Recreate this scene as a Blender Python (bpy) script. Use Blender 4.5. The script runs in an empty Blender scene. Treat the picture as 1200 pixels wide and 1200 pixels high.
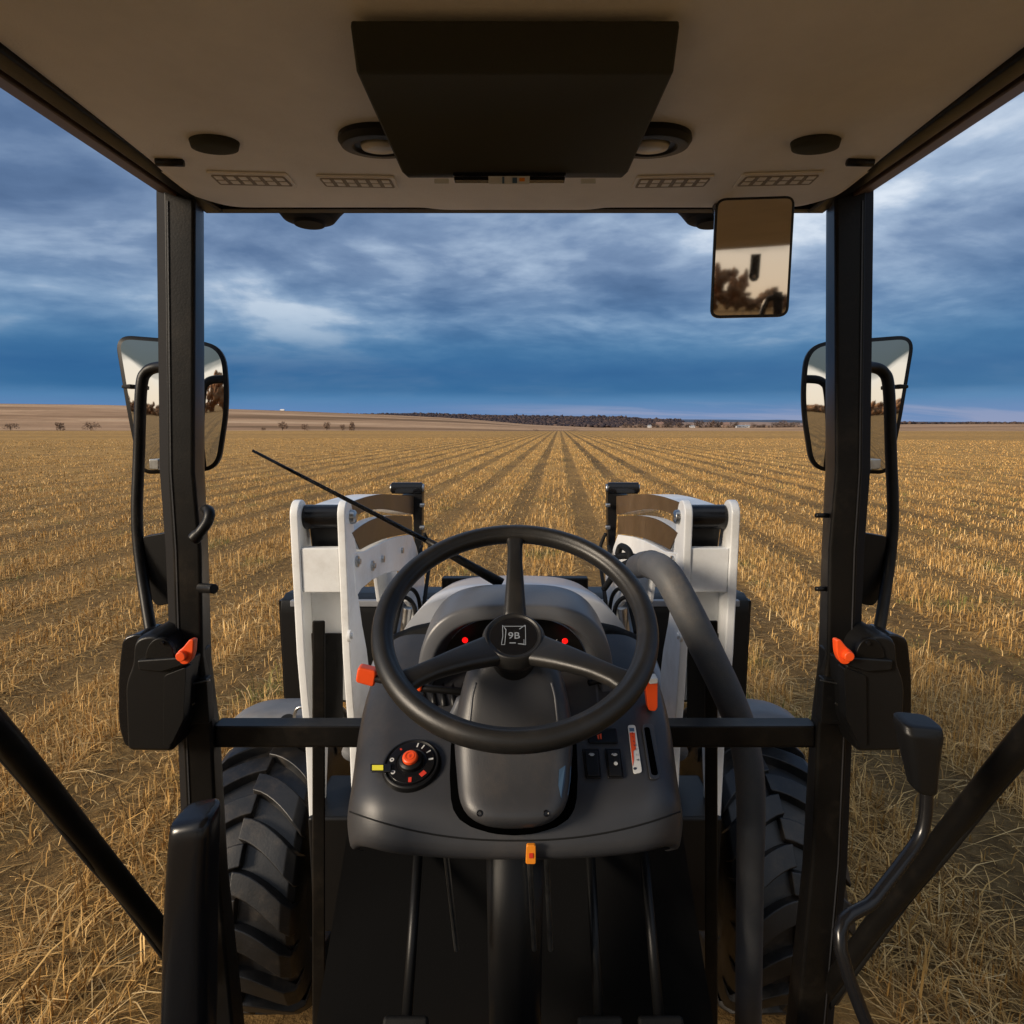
import bpy, bmesh, math, random
import numpy as np
from mathutils import Vector, Matrix, noise
R_ = math.radians
rnd = random.Random(7)
sc = bpy.context.scene
COL = sc.collection

# ------------------------------------------------------------------ camera
F = 715.0; CX = 603.5; EYE = 1.95
PIT = math.atan(100 / F)
cam = bpy.data.cameras.new('camera'); camo = bpy.data.objects.new('camera', cam); COL.objects.link(camo)
cam.sensor_width = 36; cam.lens = 36 * F / 1200; cam.shift_x = -3.5 / 1200
cam.clip_start = 0.02; cam.clip_end = 20000
camo.location = (0, 0, EYE); camo.rotation_euler = (math.pi / 2 - PIT, 0, 0)
sc.camera = camo
sc.view_settings.view_transform = 'Standard'; sc.view_settings.look = 'None'
sc.view_settings.exposure = 0.42; sc.view_settings.gamma = 1
sc.cycles.max_bounces = 6; sc.cycles.use_denoising = True
sc.cycles.transparent_max_bounces = 16

# ------------------------------------------------------------------ world
SUN_AZ, SUN_EL = 240, 20        # azimuth clockwise from forward (+Y)
W = bpy.data.worlds.new('World'); sc.world = W; W.use_nodes = True
nt = W.node_tree; nt.nodes.clear()
def N(t, **k):
    n = nt.nodes.new(t)
    for a, b in k.items(): setattr(n, a, b)
    return n
def L(a, b): nt.links.new(a, b)
def setin(n, **k):
    for a, b in k.items(): n.inputs[a].default_value = b
def math_(op, a=None, b=None, clamp=False):
    n = N('ShaderNodeMath', operation=op); n.use_clamp = clamp
    for i, v in enumerate((a, b)):
        if v is None: continue
        if isinstance(v, (int, float)): n.inputs[i].default_value = v
        else: L(v, n.inputs[i])
    return n.outputs[0]
def ramp(fac, stops, interp='LINEAR'):
    r = N('ShaderNodeValToRGB'); L(fac, r.inputs[0]); cr = r.color_ramp; cr.interpolation = interp
    while len(cr.elements) > 1: cr.elements.remove(cr.elements[-1])
    cr.elements[0].position = stops[0][0]; cr.elements[0].color = (*stops[0][1], 1)
    for p, c in stops[1:]:
        e = cr.elements.new(p); e.color = (*c, 1)
    return r.outputs[0]
def mixc(f, a, b):
    n = N('ShaderNodeMix', data_type='RGBA')
    for s, v in ((n.inputs[0], f), (n.inputs[6], a), (n.inputs[7], b)):
        if isinstance(v, (int, float)): s.default_value = v
        elif isinstance(v, tuple): s.default_value = (*v, 1)
        else: L(v, s)
    return n.outputs[2]
def srgb(r, g, b):
    f = lambda c: (c / 255 / 12.92) if c <= 10 else ((c / 255 + .055) / 1.055) ** 2.4
    return (f(r), f(g), f(b))
tc = N('ShaderNodeTexCoord'); sep = N('ShaderNodeSeparateXYZ'); L(tc.outputs['Generated'], sep.inputs[0])
dx, dy, dz = sep.outputs
zc = math_('MAXIMUM', dz, 0.0)
den = math_('ADD', zc, 0.17)
u = math_('DIVIDE', dx, den); v = math_('DIVIDE', dy, den)
comb = N('ShaderNodeCombineXYZ'); L(u, comb.inputs[0]); L(v, comb.inputs[1])
def cloudnoise(scale, detail, rough, loc, sx=1.0, sy=1.0, rot=0.0, dist=0.0):
    m = N('ShaderNodeMapping'); L(comb.outputs[0], m.inputs[0])
    m.inputs['Location'].default_value = loc; m.inputs['Scale'].default_value = (sx, sy, 1); m.inputs['Rotation'].default_value = (0, 0, rot)
    n = N('ShaderNodeTexNoise'); L(m.outputs[0], n.inputs['Vector'])
    setin(n, Scale=scale, Detail=detail, Roughness=rough, Distortion=dist)
    return n.outputs['Fac']
big = cloudnoise(0.50, 5, .55, (3.1, 1.7, 0), 1.0, 1.0, R_(-14), .25)
fine = cloudnoise(1.15, 8, .54, (7.3, 2.2, 4.0), .85, 1.0, R_(-22), .35)
wisp = cloudnoise(3.4, 7, .55, (1.3, 9.2, 2.0), .9, 1.1, R_(-10), .2)
mixn = math_('ADD', math_('ADD', math_('MULTIPLY', big, .44), math_('MULTIPLY', fine, .41)), math_('MULTIPLY', wisp, .15))
# colour of the cloud by density, at two heights above the horizon
hi = ramp(mixn, [(.39, srgb(68, 94, 132)), (.45, srgb(90, 116, 154)), (.498, srgb(120, 144, 178)), (.543, srgb(164, 184, 210)), (.585, srgb(222, 232, 244))])
lo = ramp(mixn, [(.38, srgb(30, 86, 138)), (.46, srgb(48, 106, 156)), (.53, srgb(80, 130, 174)), (.61, srgb(138, 168, 198))])
elev = ramp(dz, [(0.0, (0, 0, 0)), (.07, (0, 0, 0)), (.26, (1, 1, 1))], 'EASE')
cl = mixc(elev, lo, hi)
# deep blue belt low down, pale band at the horizon
nz = cloudnoise(1.6, 4, .5, (0, 5, 1), .25, .25)
wz = math_('ADD', dz, math_('MULTIPLY', math_('SUBTRACT', nz, .5), .022))
beltf = ramp(wz, [(.0, (1, 1, 1)), (.085, (.85,) * 3), (.16, (0, 0, 0))], 'EASE')
belt = ramp(wz, [(0, srgb(112, 142, 188)), (.024, srgb(88, 130, 182)), (.042, srgb(70, 124, 174)), (.056, srgb(26, 96, 150)), (.085, srgb(20, 88, 144)), (.13, srgb(54, 110, 158))])
pink = math_('MULTIPLY', ramp(wz, [(.0, (1, 1, 1)), (.028, (.8,) * 3), (.04, (0, 0, 0))]), ramp(math_('ADD', dx, math_('MULTIPLY', nz, .5)), [(.02, (0, 0, 0)), (.40, (1, 1, 1))]))
streak = cloudnoise(.9, 5, .6, (2, 8, 3), .5, 2.2, R_(4))
stk_ = ramp(streak, [(.44, (.15,) * 3), (.56, (1, 1, 1))])
pink = math_('MULTIPLY', pink, stk_)
belt2 = mixc(math_('MULTIPLY', pink, .75), belt, srgb(150, 158, 190))
front = mixc(beltf, cl, belt2)
# behind the tractor the cloud breaks up and the low sun whitens the sky
back = ramp(math_('ADD', dz, math_('MULTIPLY', math_('SUBTRACT', mixn, .5), .12)), [(0, srgb(255, 238, 214)), (.062, srgb(252, 242, 228)), (.085, srgb(82, 92, 96)), (.20, srgb(96, 108, 118)), (.36, srgb(160, 170, 184)), (.7, srgb(205, 212, 224))])
backf = ramp(dy, [(.0, (0, 0, 0)), (1.0, (0, 0, 0))])
bf = N('ShaderNodeMapRange', interpolation_type='SMOOTHSTEP'); L(dy, bf.inputs[0]); setin(bf, **{'From Min': .25, 'From Max': -.45, 'To Min': 0., 'To Max': 1.})
skyc = mixc(bf.outputs[0], front, back)
skyx = N('ShaderNodeMix', data_type='RGBA', blend_type='MULTIPLY'); skyx.inputs[0].default_value = 1
L(skyc, skyx.inputs[6]); skyx.inputs[7].default_value = (7.5, 7.5, 7.5, 1)
nish = N('ShaderNodeTexSky', sky_type='NISHITA'); nish.sun_disc = False
nish.sun_elevation = R_(SUN_EL); nish.sun_rotation = R_(SUN_AZ)
fin = mixc(.95, nish.outputs[0], skyx.outputs[2])
bg = N('ShaderNodeBackground'); bg.inputs[1].default_value = 0.1; L(fin, bg.inputs[0])
out = N('ShaderNodeOutputWorld'); L(bg.outputs[0], out.inputs[0])

sun = bpy.data.lights.new('sun', 'SUN'); sun.energy = 3.3; sun.angle = R_(15); sun.color = (1, .84, .65)
suno = bpy.data.objects.new('sun', sun); COL.objects.link(suno)
sd = Vector((math.sin(R_(SUN_AZ)) * math.cos(R_(SUN_EL)), math.cos(R_(SUN_AZ)) * math.cos(R_(SUN_EL)), math.sin(R_(SUN_EL))))
suno.rotation_euler = sd.to_track_quat('Z', 'Y').to_euler(); suno.location = (0, 0, 30)

# ------------------------------------------------------------------ photograph -> place
cp, sp = math.cos(PIT), math.sin(PIT)
EY = Vector((0, 0, EYE))
def ray(px, py):
    a = (px - CX) / F; b = (600 - py) / F
    return Vector((a, cp + b * sp, -sp + b * cp))
def PY(px, py, Y):
    d = ray(px, py); return EY + d * (Y / d.y)
def PX(px, py, X):
    d = ray(px, py); return EY + d * (X / d.x)
def PZ(px, py, z):
    d = ray(px, py); return EY + d * ((z - EYE) / d.z)
def PP(px, py, p0, n):
    d = ray(px, py); return EY + d * ((p0 - EY).dot(n) / d.dot(n))

# ------------------------------------------------------------------ materials
def mat(name, color, rough=.5, metal=0., bump=0., bscale=200., var=0., vscale=6., emis=None, spec=.5, coat=0., dist=.001, dust=0., dcol=(.26, .20, .14), dscale=3.5):
    m = bpy.data.materials.new(name); m.use_nodes = True
    t = m.node_tree; b = t.nodes['Principled BSDF']
    b.inputs['Base Color'].default_value = (*color, 1); b.inputs['Roughness'].default_value = rough
    b.inputs['Metallic'].default_value = metal; b.inputs['Specular IOR Level'].default_value = spec
    b.inputs['Coat Weight'].default_value = coat
    g = t.nodes.new('ShaderNodeTexCoord')
    if bump:
        n = t.nodes.new('ShaderNodeTexNoise'); n.inputs['Scale'].default_value = bscale; n.inputs['Detail'].default_value = 3
        t.links.new(g.outputs['Object'], n.inputs['Vector'])
        bp = t.nodes.new('ShaderNodeBump'); bp.inputs['Strength'].default_value = bump; bp.inputs['Distance'].default_value = dist
        t.links.new(n.outputs['Fac'], bp.inputs['Height']); t.links.new(bp.outputs[0], b.inputs['Normal'])
    if var:
        n = t.nodes.new('ShaderNodeTexNoise'); n.inputs['Scale'].default_value = vscale; n.inputs['Detail'].default_value = 6; n.inputs['Roughness'].default_value = .65
        t.links.new(g.outputs['Object'], n.inputs['Vector'])
        mr = t.nodes.new('ShaderNodeMapRange'); t.links.new(n.outputs['Fac'], mr.inputs[0])
        mr.inputs['From Min'].default_value = .3; mr.inputs['From Max'].default_value = .7
        mr.inputs['To Min'].default_value = 1 - var; mr.inputs['To Max'].default_value = 1 + var
        mx = t.nodes.new('ShaderNodeMix'); mx.data_type = 'RGBA'; mx.blend_type = 'MULTIPLY'; mx.inputs[0].default_value = 1
        mx.inputs[6].default_value = (*color, 1); t.links.new(mr.outputs[0], mx.inputs[7]); t.links.new(mx.outputs[2], b.inputs['Base Color'])
        mr2 = t.nodes.new('ShaderNodeMapRange'); t.links.new(n.outputs['Fac'], mr2.inputs[0])
        mr2.inputs['To Min'].default_value = rough - .12; mr2.inputs['To Max'].default_value = rough + .12
        t.links.new(mr2.outputs[0], b.inputs['Roughness'])
    if dust:
        n = t.nodes.new('ShaderNodeTexNoise'); n.inputs['Scale'].default_value = dscale; n.inputs['Detail'].default_value = 12; n.inputs['Roughness'].default_value = .74
        t.links.new(g.outputs['Object'], n.inputs['Vector'])
        q = t.nodes.new('ShaderNodeMapRange'); t.links.new(n.outputs['Fac'], q.inputs[0]); q.interpolation_type = 'SMOOTHSTEP'
        q.inputs['From Min'].default_value = .47; q.inputs['From Max'].default_value = .72; q.inputs['To Max'].default_value = dust
        mx = t.nodes.new('ShaderNodeMix'); mx.data_type = 'RGBA'; t.links.new(q.outputs[0], mx.inputs[0])
        src = b.inputs['Base Color'].links[0].from_socket if b.inputs['Base Color'].links else None
        if src: t.links.new(src, mx.inputs[6])
        else: mx.inputs[6].default_value = (*color, 1)
        mx.inputs[7].default_value = (*dcol, 1); t.links.new(mx.outputs[2], b.inputs['Base Color'])
    if emis:
        b.inputs['Emission Color'].default_value = (*emis[0], 1); b.inputs['Emission Strength'].default_value = emis[1]
    return m
M = dict(
    frame=mat('black_frame_paint', (.0055, .0050, .0046), .42, spec=.22, dust=.05, dscale=9, var=.2, vscale=5, bump=.15, bscale=260),
    rubber=mat('black_rubber', (.007, .007, .007), .7, spec=.25, bump=.3, bscale=300),
    seal=mat('window_seal', (.008, .007, .007), .7, spec=.2, bump=.2),
    dash=mat('dash_plastic', (.036, .037, .041), .38, dust=.10, dscale=7, bump=.35, bscale=900, var=.10, vscale=4, dist=.0006),
    dashl=mat('cowl_plastic', (.095, .10, .112), .34, dust=.10, dscale=7, bump=.3, bscale=900, var=.08, vscale=4, dist=.0006),
    dark=mat('dark_plastic', (.0065, .0065, .0068), .40, spec=.3, bump=.3, bscale=700, dist=.0006),
    gloss=mat('gloss_black', (.007, .007, .008), .24, spec=.4), gap_shade=mat('gap_shade_black', (.001, .001, .001), .9, spec=0.),  # the near-black paints the shade inside gaps
    wheel=mat('wheel_rubber', (.0125, .012, .0115), .40, dust=.05, dscale=18, bump=.45, bscale=800, var=.15, vscale=9, dist=.0006),
    liner=mat('liner_fabric', (.82, .79, .765), .85, bump=.5, bscale=500, var=.10, vscale=4),
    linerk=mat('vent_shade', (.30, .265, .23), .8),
    linerd=mat('liner_trim', (.62, .59, .56), .7, bump=.4, bscale=300),
    visor=mat('visor_cloth', (.032, .032, .020), .8, bump=.5, bscale=700),
    gutter=mat('gutter_brown', (.10, .060, .036), .5, var=.2),
    white=mat('loader_white', (.85, .87, .88), .38, dust=.28, dcol=(.34, .29, .22), dscale=5, var=.07, vscale=7, bump=.10, bscale=120, coat=.2),
    beamside=mat('loader_brown', (.11, .068, .036), .42, dust=.3, dcol=(.2, .14, .08), dscale=7, metal=.3, var=.25, vscale=6),  # brown of the beams' inner sides
    steel=mat('steel', (.45, .45, .44), .32, metal=1, var=.2, vscale=40),
    hood=mat('hood_grey', (.20, .205, .22), .36, var=.08, vscale=4, coat=.2),
    hoodw=mat('hood_light', (.60, .61, .63), .34, var=.06, coat=.2),
    fender=mat('fender_grey', (.14, .145, .155), .5, dust=.35, dscale=6, var=.2, vscale=9, bump=.3, bscale=300),
    tyre=mat('tyre_rubber', (.009, .0092, .010), .42, dust=.35, dcol=(.11, .085, .06), dscale=8, var=.3, vscale=14, bump=.4, bscale=180),
    tan=mat('tan_grey_paint', (.30, .26, .21), .6, var=.2),  # tan-grey of the frame plates
    orange=mat('orange_plastic', (.85, .085, .012), .42, bump=.1),
    amber=mat('amber_decal', (.80, .26, .02), .45),
    yellow=mat('yellow_label', (.62, .56, .03), .5),
    ink=mat('dark_ink', (.03, .04, .06), .5),
    blue=mat('blue_ink', (.06, .12, .2), .5),
    ivory=mat('white_print', (.62, .62, .60), .5),
    silverp=mat('silver_print', (.35, .39, .44), .35, metal=.3),
    red=mat('red_print', (.6, .04, .02), .5),
    led=mat('red_lamp', (.5, .01, .0), .3, emis=((1, .006, .006), .95)),
    grayhose=mat('grey_hose', (.078, .080, .084), .6, dust=.25, dscale=9, bump=.5, bscale=350, var=.15, vscale=12),
    mirror=mat('mirror_silver', (.86, .86, .84), .02, metal=1),
    mirrorf=mat('mirror_silver_tinted', (.62, .55, .47), .03, metal=1),
    glasscl=mat('lamp_glass', (.55, .52, .48), .25),
)
# clean, unreflective window glass
gm = bpy.data.materials.new('clear_window_glass'); gm.use_nodes = True; gt = gm.node_tree; gt.nodes.clear()
tb = gt.nodes.new('ShaderNodeBsdfTransparent'); go = gt.nodes.new('ShaderNodeOutputMaterial'); gt.links.new(tb.outputs[0], go.inputs[0])
M['glass'] = gm

# ------------------------------------------------------------------ builders
def link(name, me, m, parent=None, smooth=False, bevel=0, seg=2, sub=0, props=None):
    o = bpy.data.objects.new(name, me); COL.objects.link(o)
    if m: me.materials.append(M[m] if isinstance(m, str) else m)
    if parent: o.parent = parent
    if smooth: me.polygons.foreach_set('use_smooth', [True] * len(me.polygons))
    if bevel:
        b = o.modifiers.new('bevel', 'BEVEL'); b.width = bevel; b.segments = seg; b.limit_method = 'ANGLE'; b.angle_limit = R_(30); b.harden_normals = False
        me.polygons.foreach_set('use_smooth', [True] * len(me.polygons))
        w = o.modifiers.new('wn', 'WEIGHTED_NORMAL'); w.keep_sharp = True
    if sub:
        s = o.modifiers.new('sub', 'SUBSURF'); s.levels = sub; s.render_levels = sub
    for k, v in (props or {}).items(): o[k] = v
    return o
class MB:
    def __init__(s): s.v = []; s.f = []
    def add(s, vs, fs):
        n = len(s.v); s.v += [tuple(p) for p in vs]; s.f += [tuple(i + n for i in f) for f in fs]; return s
    def box(s, c, d, rot=None):
        c = Vector(c); h = Vector(d) / 2; m = rot or Matrix.Identity(3)
        vs = [c + m @ Vector((x * h.x, y * h.y, z * h.z)) for x in (-1, 1) for y in (-1, 1) for z in (-1, 1)]
        return s.add(vs, [(0, 1, 3, 2), (4, 6, 7, 5), (0, 4, 5, 1), (2, 3, 7, 6), (0, 2, 6, 4), (1, 5, 7, 3)])
    def prism(s, poly, ext):
        n = len(poly); ext = Vector(ext); a = [Vector(p) for p in poly]; b = [p + ext for p in a]
        return s.add(a + b, [tuple(range(n))[::-1], tuple(range(n, 2 * n))] + [(i, (i + 1) % n, n + (i + 1) % n, n + i) for i in range(n)])
    def loft(s, secs, caps=True, closed=True):
        n = len(secs[0]); vs = [p for q in secs for p in q]; fs = []
        for k in range(len(secs) - 1):
            for i in range(n if closed else n - 1):
                j = (i + 1) % n; fs.append((k * n + i, k * n + j, (k + 1) * n + j, (k + 1) * n + i))
        if caps and closed:
            fs.append(tuple(range(n))[::-1]); fs.append(tuple((len(secs) - 1) * n + i for i in range(n)))
        return s.add(vs, fs)
    def tube(s, pts, r, n=12, closed=False):
        pts = [Vector(p) for p in pts]; rs = r if isinstance(r, (list, tuple)) else [r] * len(pts)
        k = len(pts); secs = []; up = None
        for i, p in enumerate(pts):
            a = pts[(i - 1) % k] if (closed or i) else p; b = pts[(i + 1) % k] if (closed or i < k - 1) else p
            t = (b - a).normalized()
            if up is None:
                up = t.orthogonal().normalized()
            up = (up - t * up.dot(t)).normalized(); w = t.cross(up)
            secs.append([p + (up * math.cos(q) + w * math.sin(q)) * rs[i] for q in [2 * math.pi * j / n for j in range(n)]])
        if closed: secs.append(secs[0])
        return s.loft(secs, caps=not closed)
    def cyl(s, a, b, r, n=20, r2=None): return s.tube([a, b], [r, r if r2 is None else r2], n)
    def lathe(s, prof, c, ax, n=40):
        c = Vector(c); ax = Vector(ax).normalized(); e = ax.orthogonal().normalized(); w = ax.cross(e)
        secs = [[c + ax * h + (e * math.cos(q) + w * math.sin(q)) * max(r, 1e-5) for q in [2 * math.pi * j / n for j in range(n)]] for r, h in prof]
        return s.loft(secs, caps=True)
    def build(s, name, m, parent=None, **k):
        me = bpy.data.meshes.new(name); me.from_pydata(s.v, [], s.f); me.validate()
        bm = bmesh.new(); bm.from_mesh(me); bmesh.ops.remove_doubles(bm, verts=bm.verts, dist=1e-6); bmesh.ops.recalc_face_normals(bm, faces=bm.faces); bm.to_mesh(me); bm.free()
        return link(name, me, m, parent, **k)
def spline(pts, n=8, closed=False):
    pts = [Vector(p) for p in pts]; o = []; k = len(pts)
    for i in range(k if closed else k - 1):
        if closed: a, b, c, d = pts[i - 1], pts[i], pts[(i + 1) % k], pts[(i + 2) % k]
        else: a, b, c, d = pts[max(i - 1, 0)], pts[i], pts[i + 1], pts[min(i + 2, k - 1)]
        for j in range(n):
            t = j / n; o.append(.5 * ((2 * b) + (c - a) * t + (2 * a - 5 * b + 4 * c - d) * t * t + (3 * b - a - 3 * c + d) * t ** 3))
    if not closed: o.append(pts[-1])
    return o
def rpoly(pts, r, n=5):
    """2-D polygon with rounded corners; r one radius or one per corner"""
    o = []; k = len(pts); rr = r if isinstance(r, (list, tuple)) else [r] * k
    for i in range(k):
        p = Vector(pts[i]); a = Vector(pts[i - 1]) - p; b = Vector(pts[(i + 1) % k]) - p
        q = min(rr[i], a.length * .48, b.length * .48); A = p + a.normalized() * q; B = p + b.normalized() * q
        for j in range(n + 1):
            t = j / n; o.append(((1 - t) ** 2 * A + 2 * t * (1 - t) * p + t * t * B).to_tuple())
    return o
def inset(poly, d):
    """shrink a convex 2-D outline toward its inside by d"""
    k = len(poly); o = []; ar = sum(poly[i - 1][0] * poly[i][1] - poly[i][0] * poly[i - 1][1] for i in range(k)); sg = 1 if ar > 0 else -1
    for i in range(k):
        a = Vector(poly[i - 1]); b = Vector(poly[(i + 1) % k]); t = (b - a).normalized()
        o.append((poly[i][0] - t.y * d * sg, poly[i][1] + t.x * d * sg))
    return o
def rrect(w, h, r, n=4): return rpoly([(-w, -h), (w, -h), (w, h), (-w, h)], r, n)
def sup(a, b, e, n=28, t0=0., t1=math.pi):
    o = []
    for i in range(n + 1):
        q = t0 + (t1 - t0) * i / n; c, s_ = math.cos(q), math.sin(q)
        o.append((a * math.copysign(abs(c) ** (2 / e), c), b * abs(s_) ** (2 / e) * (1 if s_ >= -1e-9 else -1)))
    return o
def empty(name, loc, parent=None, **k):
    o = bpy.data.objects.new(name, None); COL.objects.link(o); o.location = loc; o.empty_display_size = .1
    if parent: o.parent = parent
    for a, b in k.items(): o[a] = b
    return o
def text(name, s, size, mtx, m, parent, ext=.0003):
    c = bpy.data.curves.new(name, 'FONT'); c.body = s; c.size = size; c.align_x = 'CENTER'; c.align_y = 'CENTER'; c.extrude = ext
    o = bpy.data.objects.new(name, c); COL.objects.link(o); dg = bpy.context.evaluated_depsgraph_get(); dg.update()
    me = bpy.data.meshes.new_from_object(o.evaluated_get(dg)); bpy.data.objects.remove(o)
    me.materials.clear(); me.transform(mtx); return link(name, me, m, parent)

# ------------------------------------------------------------------ ground and land
ROWAZ = math.atan((655 - CX) / F); RC, RS = math.cos(ROWAZ), math.sin(ROWAZ)
PERIOD, OFFS = 1.47, -0.87
def interp(x, xs, ys): return np.interp(x, xs, ys)
def land(x, y):
    """height of the land; the left rises to a hill beyond 330 m"""
    x = np.asarray(x, float); y = np.asarray(y, float)
    yy = np.maximum(y, 1.0); px = CX + F * x / yy
    top = interp(px, [-700, 0, 130, 250, 350, 450, 520, 570, 620, 700, 900, 1060, 1200, 1900], [474, 473.5, 475.5, 479.5, 482.5, 486.5, 490, 493.5, 498, 501.5, 500.5, 497.5, 497, 494])
    t = np.clip((y - 330) / (950 - 330), 0, 1); s = t * t * (3 - 2 * t)
    D = 950.
    z = s * (1.95 + (500 - top) / F * D * .98)
    dip = np.exp(-((y - 430) / 90.) ** 2) * 1.6 * np.clip((px - 380) / 200, 0, 1)
    wob = (np.sin(x * .011 + 1) + np.sin(y * .017 + x * .006)) * .35 * np.clip((y - 200) / 300, 0, 1)
    z = z - dip + wob
    fall = np.clip((y - 950) / 900, 0, 1); z = z * (1 - fall) - fall * 8
    return np.where(y > 100, z, 0.)
def np_mesh(name, V, Fc, nper):
    me = bpy.data.meshes.new(name); V = np.asarray(V, np.float32); Fc = np.asarray(Fc, np.int32)
    me.vertices.add(len(V)); me.vertices.foreach_set('co', V.ravel())
    me.loops.add(Fc.size); me.loops.foreach_set('vertex_index', Fc.ravel())
    me.polygons.add(len(Fc)); me.polygons.foreach_set('loop_start', np.arange(len(Fc), dtype=np.int32) * nper)
    me.polygons.foreach_set('loop_total', np.full(len(Fc), nper, np.int32)) if bpy.app.version < (4, 0, 0) else None
    me.update(calc_edges=True); me.validate(); return me
A = 420; rr = np.concatenate([[0.0], np.geomspace(.5, 9000, 230)])
ang = np.linspace(0, 2 * np.pi, A, endpoint=False)
gx = np.outer(rr, np.sin(ang)); gy = np.outer(rr, np.cos(ang)); gz = land(gx, gy)
V = np.stack([gx, gy, gz], -1).reshape(-1, 3)
ii, jj = np.meshgrid(np.arange(len(rr) - 1), np.arange(A), indexing='ij'); j2 = (jj + 1) % A
Fq = np.stack([ii * A + jj, (ii + 1) * A + jj, (ii + 1) * A + j2, ii * A + j2], -1).reshape(-1, 4)
gme = np_mesh('field', V, Fq, 4)

gmat = bpy.data.materials.new('stubble_field_soil'); gmat.use_nodes = True; nt = gmat.node_tree; nt.nodes.clear()
geo = N('ShaderNodeNewGeometry'); sp2 = N('ShaderNodeSeparateXYZ'); L(geo.outputs['Position'], sp2.inputs[0])
X_, Y_ = sp2.outputs[0], sp2.outputs[1]
def gnoise(sc_, det, rough, scale=(1, 1, 1), rot=0., loc=(0, 0, 0)):
    m = N('ShaderNodeMapping'); L(geo.outputs['Position'], m.inputs[0]); m.inputs['Scale'].default_value = scale; m.inputs['Rotation'].default_value = (0, 0, rot); m.inputs['Location'].default_value = loc
    n = N('ShaderNodeTexNoise'); L(m.outputs[0], n.inputs['Vector']); setin(n, Scale=sc_, Detail=det, Roughness=rough); return n.outputs['Fac']
lat = math_('SUBTRACT', math_('MULTIPLY', X_, RC), math_('MULTIPLY', Y_, RS))
wob = math_('MULTIPLY', math_('SUBTRACT', gnoise(.5, 3, .5, loc=(9, 1, 0)), .5), .30)
ph = math_('DIVIDE', math_('ADD', math_('SUBTRACT', lat, OFFS), wob), PERIOD)
tri = math_('ABSOLUTE', math_('SUBTRACT', math_('FRACT', math_('ADD', ph, .5)), .5))   # 0 on a track .. .5 between
track = ramp(tri, [(.0, (1, 1, 1)), (.11, (.97,) * 3), (.25, (0, 0, 0))], 'EASE')
# some tracks are strong and some weak, as the drills passed
tw = N('ShaderNodeTexWhiteNoise', noise_dimensions='1D'); L(math_('FLOOR', math_('ADD', ph, .5)), tw.inputs['W'])
tstr = math_('ADD', math_('MULTIPLY', tw.outputs['Value'], .35), .65)
patch = ramp(gnoise(.16, 5, .6), [(.35, (.55,) * 3), (.6, (1, 1, 1))])
fadeL = N('ShaderNodeMapRange'); L(math_('ABSOLUTE', math_('SUBTRACT', lat, .2)), fadeL.inputs[0]); setin(fadeL, **{'From Min': 3., 'From Max': 22., 'To Min': 1., 'To Max': .42})
track = math_('MULTIPLY', math_('MULTIPLY', math_('MULTIPLY', track, tstr), patch), fadeL.outputs[0])
n_f = gnoise(9, 8, .7); n_m = gnoise(.9, 6, .6, (1, .45, 1), -ROWAZ); n_l = gnoise(.012, 4, .5, (.35, 1.6, 1))
straw = ramp(n_f, [(.30, (.21, .112, .032)), (.42, (.41, .228, .066)), (.53, (.64, .368, .112)), (.68, (.85, .53, .195))])
straw = mixc(math_('MULTIPLY', ramp(n_m, [(.38, (1, 1, 1)), (.56, (0, 0, 0))]), .55), straw, (.17, .105, .045))
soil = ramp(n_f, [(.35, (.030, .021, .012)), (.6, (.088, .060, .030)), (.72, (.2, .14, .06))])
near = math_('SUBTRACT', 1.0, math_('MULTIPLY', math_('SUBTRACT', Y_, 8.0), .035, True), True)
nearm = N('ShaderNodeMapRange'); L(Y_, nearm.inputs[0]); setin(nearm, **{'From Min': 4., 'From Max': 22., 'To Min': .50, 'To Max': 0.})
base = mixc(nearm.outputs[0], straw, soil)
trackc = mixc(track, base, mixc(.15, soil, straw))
green = math_('MULTIPLY', ramp(gnoise(.35, 4, .6, loc=(4, 4, 0)), [(.60, (0, 0, 0)), (.68, (1, 1, 1))]), .3)
c1 = mixc(green, trackc, (.075, .085, .022))
# long bands of wear across the field
bands = ramp(n_l, [(.36, (1, 1, 1)), (.52, (0, 0, 0))])
c1 = mixc(math_('MULTIPLY', bands, .45), c1, (.24, .145, .055))
far = N('ShaderNodeMapRange'); L(math_('ADD', Y_, math_('MULTIPLY', gnoise(.02, 3, .5), 60)), far.inputs[0]); setin(far, **{'From Min': 365., 'From Max': 380., 'To Min': 0., 'To Max': 1.})
n_h = gnoise(.006, 5, .6, (.4, 2.2, 1))
hillc = ramp(n_h, [(.38, (.20, .12, .062)), (.47, (.36, .22, .125)), (.56, (.50, .32, .19)), (.66, (.58, .40, .25))])
hillc = mixc(math_('MULTIPLY', ramp(gnoise(.06, 6, .7), [(.4, (0, 0, 0)), (.62, (1, 1, 1))]), .35), hillc, (.22, .14, .075))
c2 = mixc(far.outputs[0], c1, hillc)
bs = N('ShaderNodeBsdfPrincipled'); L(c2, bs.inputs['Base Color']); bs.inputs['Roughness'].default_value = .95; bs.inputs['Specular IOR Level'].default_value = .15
bmp = N('ShaderNodeBump'); bmp.inputs['Strength'].default_value = .9; bmp.inputs['Distance'].default_value = .09
hgt = math_('SUBTRACT', math_('ADD', n_f, math_('MULTIPLY', gnoise(2.5, 4, .6), .8)), math_('MULTIPLY', track, .9))
L(hgt, bmp.inputs['Height']); L(bmp.outputs[0], bs.inputs['Normal'])
o_ = N('ShaderNodeOutputMaterial'); L(bs.outputs[0], o_.inputs[0])
field = link('field', gme, gmat, smooth=True, props=dict(kind='structure', label='golden harvested stubble field with dark seed rows running to the horizon'))

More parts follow.
